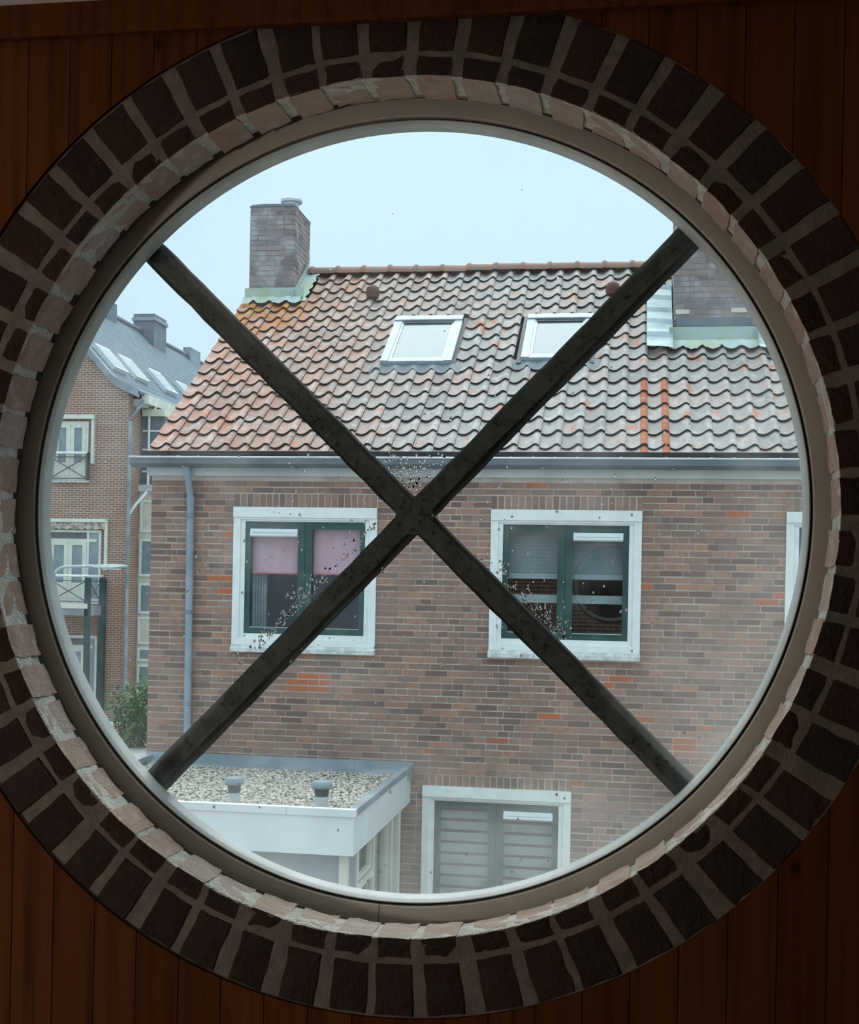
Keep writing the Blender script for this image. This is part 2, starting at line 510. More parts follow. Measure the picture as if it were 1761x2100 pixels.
def rough_block(w0, w1, r0, r1, d0, d1, seed, jit=.0016, nx=3, nz=4, ny=2, back_mi=0):
    """brick with slightly uneven faces: w0 wide at radius r0, w1 at r1; depth d0..d1 along y; radius along z"""
    rnd = random.Random(seed)
    mb = MB()
    idx = {}
    verts, faces = [], []
    def vid(i, j, k):
        if (i, j, k) not in idx:
            u, q, d = i / nx, k / nz, j / ny
            wd = w0 + (w1 - w0) * q
            # rounded arrises
            rx = .0016 if (j == 0 and i in (0, nx)) else 0
            rz = .0016 if (j == 0 and k in (0, nz)) else 0
            x = (u - .5) * (wd - 2 * rx)
            z = r0 + rz + (r1 - r0 - 2 * rz) * q
            y = d0 + (d1 - d0) * d + (.0018 if (j == 0 and (i in (0, nx) or k in (0, nz))) else 0)
            idx[(i, j, k)] = len(verts)
            verts.append((x + rnd.uniform(-jit, jit), y + rnd.uniform(-jit, jit) * .5, z + rnd.uniform(-jit, jit)))
        return idx[(i, j, k)]
    for i in range(nx):
        for k in range(nz):
            faces.append((vid(i, 0, k), vid(i + 1, 0, k), vid(i + 1, 0, k + 1), vid(i, 0, k + 1)))
    for j in range(ny):
        for k in range(nz):
            faces.append((vid(0, j, k), vid(0, j, k + 1), vid(0, j + 1, k + 1), vid(0, j + 1, k)))
            faces.append((vid(nx, j, k), vid(nx, j + 1, k), vid(nx, j + 1, k + 1), vid(nx, j, k + 1)))
        for i in range(nx):
            faces.append((vid(i, j, 0), vid(i, j + 1, 0), vid(i + 1, j + 1, 0), vid(i + 1, j, 0)))
            faces.append((vid(i, j, nz), vid(i + 1, j, nz), vid(i + 1, j + 1, nz), vid(i, j + 1, nz)))
    mb.add(verts, faces)
    mb.mi = [0 if i < nx * nz else back_mi for i in range(len(faces))]
    return mb

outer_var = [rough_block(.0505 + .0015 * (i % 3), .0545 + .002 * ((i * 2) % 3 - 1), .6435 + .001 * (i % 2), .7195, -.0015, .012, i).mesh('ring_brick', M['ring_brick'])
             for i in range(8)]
inner_var = [rough_block(.0500 + .0012 * (i % 3), .0515 + .0012 * (i % 2), RA + .0012 * (i % 3 - 1),   .6375, .0, .080, 50 + i, jit=.0017, nx=3, nz=2, ny=5, back_mi=1).mesh('lit_reveal_brick', [M['ring_brick'], M['lit_inner_brick']])
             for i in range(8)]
NB = 60
for k in range(NB):
    a = radians(1.4 + 3.0 + 6.0 * k) + random.uniform(-.006, .006)   # clockwise from the top, joints at 1.4 + 6k degrees
    for var in (outer_var, inner_var):
        o = link('brick', random.choice(var), wall)
        o.location = (0, random.uniform(-.001, .0012), ZC)
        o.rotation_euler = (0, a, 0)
# outer ring of bricks, its edge seen past the pane
for k in range(60):
    o = link('outer_brick', inner_var[k % 8], wall)
    o.location = (0, .168, ZC)
    o.rotation_euler = (0, radians(6 * k + 2) + random.uniform(-.01, .01), 0)
    o.scale = (1.12, 1.15, 1.054 + random.uniform(-.004, .006))

# vertical pine boards, cut around the ring
PW = .0645
k0 = int((XL + .559) / PW) - 1
RC = RB - .0005
x = -.559 + k0 * PW
boards = []
def board(x0, x1, zlo, zhi, side):
    n = 6
    xs = [x0 + (x1 - x0) * i / n for i in range(n + 1)]
    cut = [(xx, sqrt(RC * RC - xx * xx) if abs(xx) < RC else 0.0) for xx in xs]
    if side == 'low':
        poly = [(x0, zlo)] + [(x1, zlo)] + [(xx, ZC - c) for xx, c in reversed(cut)]
    elif side == 'top':
        poly = [(xx, ZC + c) for xx, c in cut] + [(x1, zhi), (x0, zhi)]
    else:
        poly = [(x0, zlo), (x1, zlo), (x1, zhi), (x0, zhi)]
    MB().prism(poly, -.0040, .0115).build('plank', M['wood'], wall)
while x < XR:
    a_, b_ = max(x, XL) + .0007, min(x + PW, XR) - .0007
    if b_ > a_:
        if a_ < RC and b_ > -RC:
            board(a_, b_, FLOOR, CEIL, 'low')
            if max(RC * RC - a_ * a_, RC * RC - b_ * b_) > 0:
                board(a_, b_, FLOOR, CEIL - .0, 'top')
        else:
            board(a_, b_, FLOOR, CEIL, 'all')
    x += PW

def structure(name, mat, label, *a):
    o = bx(name, mat, None, *a)
    return tag(o, label, kind='structure')
structure('ceiling', M['ceiling'], 'pale ceiling above the round window', XL, XR, YB, .012, CEIL, CEIL + .15)
structure('floor', M['wood'], 'wooden floor of the attic room', XL, XR, YB, .012, FLOOR - .15, FLOOR)
structure('wall_left', M['room_wall'], 'plain wall left of the camera', XL - .12, XL, YB, .012, FLOOR - .15, CEIL + .15)
structure('wall_right', M['room_wall'], 'plain wall right of the camera', XR, XR + .12, YB, .012, FLOOR - .15, CEIL + .15)
structure('wall_back', M['room_wall'], 'plain wall behind the camera', XL - .12, XR + .12, YB - .12, YB, FLOOR - .15, CEIL + .15)
tr = MB().prism([(-.0245, CEIL - .0005), (-.0065, CEIL - .0005), (-.0065, CEIL - .046), (-.0195, CEIL - .046), (-.0245, CEIL - .040)], XL, XR, 'x').build('trim_1', M['wood'])
tag(tr, 'narrow wooden board along the top of the clad wall', kind='structure')

# ------------------------------------------------------------------ the round window
win = link('window_1', None)
win.location = (0, .10, ZC)
tag(win, 'round window with crossed iron glazing bars and a taupe frame', kind='structure')
def wpart(mb, name, mat, smooth=True, parent=win, kind=None):
    o = mb.build(name, mat, parent, smooth, kind)
    if parent is win:
        o.matrix_parent_inverse = Matrix.Translation((0, -.10, -ZC))
    return o
seam = math.atan2(-1.0, -.045)
wpart(MB().lathe([(.640, .170), (.640, .104), (.616, .103), (.616, .1005), (.6145, .0985), (.5895, .0985), (.588, .100), (.588, .1415), (.606, .1415), (.606, .170), (.640, .170)],
                 (0, 0, ZC), 'y', 240, seam + .0008, seam + 2 * pi - .0008), 'frame', M['frame_face'])
wpart(MB().lathe([(.5885, .112), (.5840, .112), (.5840, .1342), (.5885, .1342), (.5885, .112)], (0, 0, ZC), 'y', 200), 'gasket', M['gasket'])
wpart(MB().lathe([(.5846, .1345), (.5846, .1040), (.5828, .1030), (.5800, .108), (.5785, .1115), (.5772, .1335), (.5846, .1345)],
                 (0, 0, ZC), 'y', 240), 'glazing_bead', M['bead'])
wpart(MB().lathe([(.6065, .1412), (.5985, .1412), (.6000, .166), (.6065, .168), (.6065, .1412)], (0, 0, ZC), 'y', 200), 'outer_bead', M['bead'])
pm = MB()
pm.lathe([(.0002, .1345), (.5862, .1345), (.5862, .1395)], (0, 0, ZC), 'y', 160)
pm.lathe([(.5862, .1395), (.0002, .1395)], (0, 0, ZC), 'y', 160, mi=1)
pane = wpart(pm, 'pane', [M['clear'], M['pane']], smooth=False)
# crossed bars: painted face, blackened edges
def glazing_bar(ang, y0, cx, cz):
    d = Vector((cos(ang), 0, sin(ang)))
    nrm = Vector((-sin(ang), 0, cos(ang)))
    c = Vector((cx, 0, cz))
    rnd = random.Random(int(ang * 100))
    n = 40
    v = []
    for i in range(n + 1):
        q = c + d * (-.6065 + 1.213 * i / n)
        e = [rnd.uniform(-.0009, .0009) for _ in range(4)]
        for s_, (h, yy) in enumerate(((-.0185, .052), (-.0185, .008), (-.0138, 0), (.0138, 0), (.0185, .008), (.0185, .052))):
            v.append(q + nrm * (h + e[min(s_, 3)]) + Vector((0, y0 + yy, 0)))
    f, mi = [], []
    mb = MB()
    mb.add(v, [])
    for i in range(n):
        for s_ in range(6):
            a, b = i * 6 + s_, i * 6 + (s_ + 1) % 6
            mb.f.append((a, b, b + 6, a + 6))
            mb.mi.append(0 if s_ == 2 else 1)
    for e in (0, n):
        mb.f.append(tuple(e * 6 + s_ for s_ in range(6)))
        mb.mi.append(1)
    return mb
CX, CZ = .0055, 4.3975
wpart(glazing_bar(radians(-43.9), .1425, CX, CZ), 'glazing_bar', [M['bar'], M['bar_side']], smooth=False)
wpart(glazing_bar(radians(46.1), .1432, CX, CZ), 'glazing_bar', [M['bar'], M['bar_side']], smooth=False)
hub = MB()
pts = []
for k in range(16):
    a = 2 * pi * k / 16 + radians(1.1)
    r_ = .036 if k % 4 == 2 else (.0335 if k % 4 in (1, 3) else .0275)
    pts.append((CX + r_ * cos(a), CZ + r_ * sin(a)))
hub.prism(pts, .1440, .170)
wpart(hub, 'bar_joint', [M['bar']], smooth=False)

# rain on the outside of the pane
drops = MB()
rnd = random.Random(3)
def drop(x_, z_, r_):
    if (x_ * x_ + (z_ - ZC) ** 2) > .568 ** 2:
        return
    u = abs((x_ - CX) * sin(radians(-43.9)) - (z_ - CZ) * cos(radians(-43.9)))
    v_ = abs((x_ - CX) * sin(radians(46.1)) - (z_ - CZ) * cos(radians(46.1)))
    if min(u, v_) < .0205 + r_:
        return
    st = rnd.uniform(1.0, 1.7)
    sx = rnd.uniform(.75, 1.0)
    n, m_ = 9, 3
    v = [(x_, .1397 + r_ * .55, z_)]
    f = []
    for j in range(1, m_ + 1):
        ph = pi / 2 * j / m_
        for k in range(n):
            a = 2 * pi * k / n
            tail = st if sin(a) > 0 else 1.0
            v.append((x_ + r_ * sx * sin(ph) * cos(a), .1397 + r_ * .55 * cos(ph), z_ + r_ * tail * sin(ph) * sin(a)))
    for k in range(n):
        f.append((0, 1 + k, 1 + (k + 1) % n))
        for j in range(m_ - 1):
            a, b = 1 + j * n + k, 1 + j * n + (k + 1) % n
            f.append((a, a + n, b + n, b))
    f.append(tuple(1 + (m_ - 1) * n + k for k in range(n)))
    drops.add(v, f)
for _ in range(420):
    drop(rnd.gauss(.02, .24), 4.4 + rnd.gauss(-.16, .20), rnd.choice((.0011, .0014, .0018, .0023)))
for _ in range(200):      # gathered in the crook of the cross
    t_ = rnd.uniform(.02, .085)
    drop(CX + rnd.uniform(-1, 1) * t_ * .85, CZ + t_ + rnd.uniform(0, .012), rnd.choice((.0012, .0017, .0023)))
for _ in range(120):      # along the upper edges of the two lower arms
    t_ = rnd.uniform(.05, .36)
    h_ = .024 + abs(rnd.gauss(0, .012))
    drop(CX - t_ * cos(radians(46.1)) - h_ * .71, CZ - t_ * sin(radians(46.1)) + h_ * .71, rnd.choice((.0012, .0017, .0023)))
for _ in range(70):
    t_ = rnd.uniform(.12, .30)
    h_ = .024 + abs(rnd.gauss(0, .012))
    drop(CX + t_ * .72 + h_ * .70, CZ - t_ * .69 + h_ * .71, rnd.choice((.0012, .0017, .0023)))
for _ in range(90):       # two denser patches on the lower arms
    t_ = rnd.uniform(.17, .31)
    h_ = .023 + abs(rnd.gauss(0, .010))
    drop(CX - t_ * cos(radians(46.1)) - h_ * .71, CZ - t_ * sin(radians(46.1)) + h_ * .71, rnd.choice((.0011, .0015, .002)))
for _ in range(70):
    t_ = rnd.uniform(.20, .29)
    h_ = .023 + abs(rnd.gauss(0, .012))
    drop(CX + t_ * .72 + h_ * .70, CZ - t_ * .69 + h_ * .71, rnd.choice((.0011, .0015, .002)))
wpart(drops, 'raindrops', M['water'], kind='stuff')

# ================================================================== THE STREET
gr = bx('street', M['street'], None, -60, 60, .3, 120, -.2, 0)
tag(gr, 'grey paved street and yards below the window', kind='structure')

# ------------------------------------------------------------------ brick row house across the street
YF = 10.30
house = link('row_house', None)
house.location = (0, YF, 0)
tag(house, 'brown brick house with an orange-grey pantile roof and white-framed green windows', 'house')
def hp(o):
    o.parent = house
    o.matrix_parent_inverse = Matrix.Translation((0, -YF, 0))
    return o
HX0, HX1 = -4.40, 8.6
WIN = [  # x0, x1, z0, z1, kind
    (-3.540, -2.100, 3.690, 5.045, 'pink'),
    (-.992, .431, 3.705, 5.045, 'bands'),
    (1.742, 3.175, 3.705, 5.050, 'dark'),
    (-1.602, -.180, .955, 2.382, 'slats'),
]
# facade body (mortar) with openings, as a grid of boxes
xs = sorted({HX0, HX1} | {a for q in WIN for a in q[:2]})
zs = sorted({0.0, 5.36} | {a for q in WIN for a in q[2:4]})
fb = MB()
for i in range(len(xs) - 1):
    for j in range(len(zs) - 1):
        cx_, cz_ = (xs[i] + xs[i + 1]) / 2, (zs[j] + zs[j + 1]) / 2
        if not any(q[0] < cx_ < q[1] and q[2] < cz_ < q[3] for q in WIN):
            fb.box(xs[i], xs[i + 1], YF + .007, YF + .25, zs[j], zs[j + 1])
hp(fb.build('facade', M['mortar']))
gb = MB()   # gable ends and back wall
RP = .72    # rise per metre of the roof
def roof_z(y):
    return 5.6 + RP * (y - 10.344)
RIDGE_Y = 14.06
for xg in (HX0, HX1 - .25):
    gb.prism([(YF + .25, 0), (2 * RIDGE_Y - YF, 0), (2 * RIDGE_Y - YF, 5.3), (RIDGE_Y, roof_z(RIDGE_Y) - .16), (YF + .25, 5.40)], xg, xg + .25, 'x')
gb.box(HX0 + .25, HX1 - .25, 2 * RIDGE_Y - YF - .25, 2 * RIDGE_Y - YF, 0, 5.3)
hp(gb.build('gable_walls', M['far_brick']))

# bricks of the facade, wild bond with soldier courses over the windows
COURSE, JOINT = .0625, .0130
ORANGE = [(-2.94, -2.54, 3.26, 3.42), (1.55, 1.70, 4.18, 4.28), (.98, 1.16, 4.36, 4.42), (1.15, 1.4, 4.98, 5.03), (.1, .28, 3.36, 3.50),
          (1.0, 1.12, 2.98, 3.06), (-3.68, -3.6, 4.30, 4.36), (-3.66, -3.56, 4.74, 4.80), (-3.64, -3.58, 4.18, 4.26), (.72, 1.0, 2.80, 2.90),
          (.34, .60, 3.04, 3.1), (-1.58, -1.45, 2.70, 2.74), (.44, .5, 4.30, 4.36)]
full, rest, rest_o = [], [], []
rb = random.Random(11)
def opening_spans(z0, z1):
    sp_ = []
    for q in WIN:
        lo, hi = q[2] - .075, q[3]
        if z1 > lo + .004 and z0 < hi - .004:
            sp_.append((q[0] - .004, q[1] + .004))
        elif z1 > hi and z0 < hi + .100:      # soldier course zone
            sp_.append((q[0] - .004, q[1] + .004))
    return sorted(sp_)
nz_ = int(5.34 / COURSE)
for j in range(nz_):
    z0 = j * COURSE
    z1 = z0 + COURSE - JOINT
    seg = []
    cur = HX0
    for a, b in opening_spans(z0, z1):
        if a > cur:
            seg.append((cur, a))
        cur = max(cur, b)
    seg.append((cur, HX1))
    for a, b in seg:
        xx = a if (a == HX0) else a + 0.0
        first = True
        while xx < b - .02:
            L = .210 if rb.random() < .66 else .100
            if first and j % 2:
                L = rb.choice((.100, .155))
            first = False
            e = min(xx + L, b)
            if b - e < .045:
                e = b
            zz0, zz1 = z0 + rb.uniform(-.0012, .0012), z1 + rb.uniform(-.0012, .0012)
            yy = YF + rb.uniform(-.0025, .002)
            org = any(o_[0] < (xx + e) / 2 < o_[1] and o_[2] < (zz0 + zz1) / 2 < o_[3] for o_ in ORANGE) or rb.random() < .006
            if abs(e - xx - .210) < 1e-6:
                full.append((xx, zz0, yy, org))
            else:
                (rest_o if org else rest).append((xx, e, yy, zz0, zz1))
            xx = e + .0095
for q in WIN:
    xx = q[0]
    while xx < q[1] - .03:
        e = min(xx + .0525, q[1])
        rest.append((xx, e, YF + rb.uniform(-.002, .002), q[3] + .008, math.ceil((q[3] + .100) / COURSE - 1e-6) * COURSE - JOINT))
        xx = e + JOINT
# the 300 full bricks nearest to the viewer and not hidden by the window's rim or the extension become parts
def seen(bk):
    x_, z_ = bk[0] + .105, bk[1]
    t_ = (0.135 - EYE.y) / (YF - EYE.y)
    px_, pz_ = EYE.x + (x_ - EYE.x) * t_, EYE.z + (z_ - EYE.z) * t_
    return (px_ ** 2 + (pz_ - ZC) ** 2) < .55 ** 2 and not (x_ < -1.6 and z_ < 2.6)
vis = sorted([b for b in full if seen(b)], key=lambda b: (b[0] + .1 - EYE.x - 1.5) ** 2 + (b[1] - 3.6) ** 2 * .6)
own = set(map(id, vis[:300]))
STR = MB().box(0, .210, 0, .05, 0, COURSE - JOINT).mesh('brick', M['brick'])
STRO = MB().box(0, .210, 0, .05, 0, COURSE - JOINT).mesh('brick_orange', M['brick_orange'])
joined = MB()
for bk in full:
    if id(bk) in own:
        o = hp(link('brick', STRO if bk[3] else STR))
        o.location = (bk[0], bk[2], bk[1])
    else:
        joined.box(bk[0], bk[0] + .210, bk[2], YF + .03, bk[1], bk[1] + COURSE - JOINT, 1 if bk[3] else 0)
for a, e, y_, z0, z1 in rest:
    joined.box(a, e, y_, YF + .03, z0, z1)
for a, e, y_, z0, z1 in rest_o:
    joined.box(a, e, y_, YF + .03, z0, z1, 1)
hp(joined.build('brick_courses', [M['brick'], M['brick_orange']], kind='stuff'))

# windows of the house
def house_window(q, vent_side, label):
    x0, x1, z0, z1, kind = q
    y = YF
    m = MB()
    m.box(x0, x1, y - .035, y + .10, z1 - .100, z1)                       # head board
    m.rect(x0, x1, z0, z1 - .100, .070, .070, .062, .022, y - .020, y + .10)   # outer frame
    m.rect(x0 + .070, x1 - .070, z0 + .062, z1 - .122, .046, .046, .050, .018, y - .004, y + .10)
    f = hp(m.build('window', M['white']))
    f['label'] = label
    gx0, gx1, gz0, gz1 = x0 + .116, x1 - .116, z0 + .112, z1 - .140
    mid = (gx0 + gx1) / 2
    def sub(name, mb, mat, smooth=False):
        o = mb.build(name, mat, f, smooth)
        return o
    for a, b, la, lb in ((gx0, mid - .002, .055, .070), (mid + .002, gx1, .070, .055)):
        sub('sash', MB().rect(a, b, gz0, gz1, la, lb, .064, .070, y + .014, y + .075), M['green'])
        sub('pane', MB().box(a + la - .004, b - lb + .004, y + .045, y + .051, gz0 + .060, gz1 - .066), M['glass'])
        sub('glazing_strip', MB().box(a + la, b - lb, y + .012, y + .044, gz0 + .058, gz0 + .066), M['slat'])
    sub('sill', MB().prism([(y - .055, z0 - .070), (y - .055, z0 - .030), (y - .022, z0 - .001), (y + .08, z0 - .001), (y + .08, z0 - .070)], x0 - .004, x1 + .004, 'x'), M['white_worn'])
    if vent_side is not None:
        a, b = ((gx0 + .056, mid - .073) if vent_side == 0 else (mid + .073, gx1 - .056))
        sub('vent_grille', MB().prism([(y - .018, gz1 - .150), (y - .030, gz1 - .138), (y - .012, gz1 - .072), (y + .02, gz1 - .072), (y + .02, gz1 - .150)], a, b, 'x'), M['board'])
        sub('vent_slot', MB().box(a + .02, b - .02, y - .0245, y - .015, gz1 - .118, gz1 - .110), M['slat'])
    for zz in (gz0 + .09, gz1 - .12):
        for xx_ in (gx0 - .012, gx1 + .004):
            sub('hinge', MB().box(xx_, xx_ + .008, y - .010, y + .016, zz - .035, zz + .035), M['white'])
    # what stands behind the panes
    room = MB()
    room.box(x0, x1, y + 1.4, y + 1.42, z0, z1)
    room.box(x0 - .02, x0, y + .10, y + 1.42, z0, z1)
    room.box(x1, x1 + .02, y + .10, y + 1.42, z0, z1)
    room.box(x0, x1, y + .10, y + 1.42, z0 - .02, z0)
    room.box(x0, x1, y + .10, y + 1.42, z1, z1 + .02)
    sub('room', room, M['dark_room'])
    if kind == 'pink':
        for a, b in ((gx0 + .03, mid - .02), (mid + .02, gx1 - .03)):
            v, fc = [], []
            for i in range(13):
                xx_ = a + (b - a) * i / 12
                for k, zz in enumerate((gz1, gz0 + .66, gz0 + .60)):
                    v.append((xx_, y + .10 + .012 * sin(i * 1.7 + k), zz))
            for i in range(12):
                for k in range(2):
                    fc.append((3 * i + k, 3 * i + 3 + k, 3 * i + 4 + k, 3 * i + 1 + k))
            sub('roller_blind', MB().add(v, fc), M['pink'], True)
            sub('blind_hem', MB().box(a, b, y + .09, y + .11, gz0 + .590, gz0 + .604), M['pink_hem'])
        v, fc = [], []
        for i in range(25):
            xx_ = gx0 + .03 + .16 * i / 24
            v += [(xx_, y + .16 + .018 * sin(i * 1.45), gz0), (xx_, y + .16 + .018 * sin(i * 1.45), gz1)]
        fc = [(2 * i, 2 * i + 2, 2 * i + 3, 2 * i + 1) for i in range(24)]
        sub('curtain', MB().add(v, fc), M['curtain'], True)
    if kind == 'bands':
        for z_, h_ in ((gz0 + .575, .052), (gz0 + .345, .080)):
            sub('blind_slat', MB().box(gx0 + .02, gx1 - .02, y + .13, y + .145, z_, z_ + h_), M['slat'])
        sub('back_panel', MB().box(gx0, gx1, y + .150, y + .156, gz0 + .62, gz1 + .02), M['panel_grey'])
    if kind in ('slats', 'dark'):
        z_ = gz0 + .02
        i = 0
        while z_ < gz1 - (.17 if kind == 'slats' else .35):
            sub('blind_slat', MB().box(gx0 + .01, gx1 - .01, y + .10, y + .108, z_, z_ + .085, rot=Matrix.Rotation(radians(16), 3, 'X')), M['slat'])
            z_ += .108
    return f
house_window(WIN[0], 0, 'upper green window with pink roller blinds half lowered')
house_window(WIN[1], 1, 'upper green window with two pale blind bands')
house_window(WIN[2], None, 'upper green window mostly hidden at the edge of the round window')
house_window(WIN[3], 1, 'ground-floor green window with pale horizontal blind slats')

# eaves: bird guard, gutter, fascia, downpipe
hp(bx('eaves_strip', M['bird_guard'], None, -4.46, HX1, YF - .115, YF + .10, 5.50, 5.585))
g = MB()
g.prism([(YF - .215, 5.512), (YF - .215, 5.452), (YF - .185, 5.425), (YF - .06, 5.425), (YF - .06, 5.520), (YF - .07, 5.520), (YF - .07, 5.435),
         (YF - .18, 5.435), (YF - .205, 5.458), (YF - .205, 5.512)], -4.55, HX1, 'x')
gut = hp(g.build('gutter', M['zinc_dark']))
MB().tube([(-4.56, YF - .214, 5.514), (HX1, YF - .214, 5.514)], .010, 8).build('gutter_bead', M['zinc_light'], gut, True)
for xx in (-4.0, -2.9, -1.7, -.5, .7, 1.9, 3.1):
    MB().box(xx - .012, xx + .012, YF - .219, YF - .06, 5.418, 5.4255).build('bracket', M['zinc'], gut)
fa = hp(bx('fascia', M['fascia'], None, -4.42, HX1, YF - .075, YF + .005, 5.345, 5.448))
hp(bx('soffit_board', M['fascia'], None, -4.42, HX1, YF - .060, YF + .10, 5.448, 5.50))
dp = hp(MB().tube([(-3.985, YF - .14, 5.43), (-3.985, YF - .14, 5.38), (-3.978, YF - .075, 5.20), (-3.972, YF - .062, 5.12), (-3.945, YF - .062, 0)], .036, 12).build('downpipe', M['pipe'], smooth=True))
for z_ in (4.95, 4.0, 3.1):
    xx = -3.972 + .0052 * (5.1 - z_)
    MB().lathe([(.036, -.02), (.041, -.02), (.041, .02), (.036, .02)], (xx, YF - .062, z_), 'z', 14).build('pipe_clip', M['zinc'], dp)
for z_ in (5.10, 4.30, 2.5):
    xx = -3.972 + .0052 * (5.1 - z_)
    MB().lathe([(.036, -.04), (.039, -.04), (.039, .04), (.036, .04)], (xx, YF - .062, z_), 'z', 14).build('pipe_socket', M['pipe'], dp, True)

# roof: boarding, pantiles, ridge
PITCH = math.atan(RP)
rf = MB()
rf.prism([(YF - .02, roof_z(YF - .02) - .12), (RIDGE_Y, roof_z(RIDGE_Y) - .12), (2 * RIDGE_Y - YF + .2, roof_z(YF - .2) - .12),
          (2 * RIDGE_Y - YF + .2, roof_z(YF - .2) - .18), (RIDGE_Y, roof_z(RIDGE_Y) - .18), (YF - .02, roof_z(YF - .02) - .18)], -4.42, HX1, 'x')
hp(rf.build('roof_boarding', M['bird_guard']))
CW, GA, TL = .2055, .2795, .335
def tile_mesh(name, mats, cover=CW, roll_mi=0, first=False):
    """pantile: hollow channel, raised roll at one side, thick lower edge; local x across, y up the slope, z off the roof"""
    prof = []
    for i in range(9):                      # channel
        u = i / 8
        prof.append((u * .70, -.030 * sin(pi * u) ** 1.0 + .012 * u + .002))
    for i in range(1, 6):                   # roll
        u = i / 5
        prof.append((.70 + u * .36, .014 + .024 * sin(pi * (u * .92 + .02)) - .006 * u))
    n = len(prof)
    v = []
    th = .024
    lift0, lift1 = .030, .0
    for yy, lift in ((0.0, lift0), (.02, lift0 - .001), (TL, lift1)):
        for u, z_ in prof:
            v.append((u * cover, yy, z_ + lift))
    for u, z_ in prof:
        v.append((u * cover, .002, z_ + lift0 - th))
    f = []
    mb = MB()
    mb.add(v, [])
    for r_ in range(2):
        for i in range(n - 1):
            mb.f.append((r_ * n + i, r_ * n + i + 1, (r_ + 1) * n + i + 1, (r_ + 1) * n + i))
            mb.mi.append(roll_mi if i >= 8 else 0)
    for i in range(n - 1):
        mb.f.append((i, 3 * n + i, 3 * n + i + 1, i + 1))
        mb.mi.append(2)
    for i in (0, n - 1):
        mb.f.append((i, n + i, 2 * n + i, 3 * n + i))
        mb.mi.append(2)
    return mb
def tile_data(name, mats, roll_mi=0):
    mb = tile_mesh(name, mats, roll_mi=roll_mi)
    me = bpy.data.meshes.new(name)
    me.from_pydata(mb.v, [], mb.f)
    for m in mats:
        me.materials.append(m)
    me.polygons.foreach_set('material_index', mb.mi)
    me.polygons.foreach_set('use_smooth', [True] * len(mb.f))
    me.set_sharp_from_angle(angle=radians(50))
    return me, mb
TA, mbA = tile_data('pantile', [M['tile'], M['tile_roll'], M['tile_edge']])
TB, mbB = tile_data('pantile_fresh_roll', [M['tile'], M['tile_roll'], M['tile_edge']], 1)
SY = Vector((0, cos(PITCH), sin(PITCH)))
NRM = Vector((0, -sin(PITCH), cos(PITCH)))
EAVE = Vector((0, YF - .09, roof_z(YF - .09) - .028))
SKY = [(-2.425, -1.635, 11.90, 12.84), (-.885, -.140, 11.95, 12.845)]       # skylights: x0, x1, y0, y1
CHL = (-4.40, -3.83, 13.38, 14.12, 8.955)                                    # chimney: x0, x1, y0, y1, top
CHR = (.745, 1.62, 12.42, 13.5, 8.9)
R0 = Matrix.Rotation(PITCH, 4, 'X')
rt = random.Random(5)
cands = []
rows = 17
cols = int((HX1 + 4.47) / CW)
for r_ in range(rows):
    for c in range(cols):
        x_ = -4.475 + c * CW
        base = EAVE + SY * (r_ * GA)
        yc0, yc1 = base.y, base.y + GA * cos(PITCH)
        if any(x_ + CW * .7 > s_[0] - .02 and x_ + CW * .3 < s_[1] + .02 and yc1 > s_[2] - .03 and yc0 < s_[3] - .05 for s_ in SKY):
            continue
        if x_ + CW > CHL[0] - .1 and x_ < CHL[1] + .02 and yc0 > CHL[2] - .02:
            continue
        if x_ + CW > CHR[0] + .02 and x_ + .02 < CHR[1] and CHR[2] - .1 < yc0 < CHR[3] - .2:
            continue
        cands.append((r_, c, x_, base))
def tseen(t_):
    p = t_[3] + Vector((t_[2] + .1, 0, 0))
    k = (0.135 - EYE.y) / (p.y - EYE.y)
    return ((EYE.x + (p.x - EYE.x) * k) ** 2 + (EYE.z + (p.z - EYE.z) * k - ZC) ** 2) < .56 ** 2
visible = [t_ for t_ in cands if tseen(t_)]
visible.sort(key=lambda t_: (t_[0], abs(t_[2])))
ownt = set((t_[0], t_[1]) for t_ in visible[:300])
tj = MB()
for r_, c, x_, base in cands:
    fresh = c in (22, 23, 24) and c != 24 or c == 24
    fresh = c in (23, 24) and r_ < 6
    rot = Matrix.Translation(Vector((x_ + rt.uniform(-.003, .003), 0, 0)) + base + NRM * rt.uniform(0, .005)) @ R0 @ Matrix.Rotation(rt.uniform(-.012, .012), 4, 'Z') @ Matrix.Rotation(rt.uniform(-.006, .006), 4, 'Y')
    if (r_, c) in ownt:
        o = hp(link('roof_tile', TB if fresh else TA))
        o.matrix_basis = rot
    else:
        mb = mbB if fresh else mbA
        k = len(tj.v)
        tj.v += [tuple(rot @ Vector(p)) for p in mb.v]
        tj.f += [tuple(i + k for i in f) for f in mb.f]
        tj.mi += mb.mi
me = bpy.data.meshes.new('upper_roof_tiles')
me.from_pydata(tj.v, [], tj.f)
me.materials.append(M['tile'])
me.materials.append(M['tile_roll'])
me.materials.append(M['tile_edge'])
me.polygons.foreach_set('material_index', tj.mi)
me.polygons.foreach_set('use_smooth', [True] * len(tj.f))
me.set_sharp_from_angle(angle=radians(50))
hp(link('upper_roof_tiles', me, None, 'stuff'))

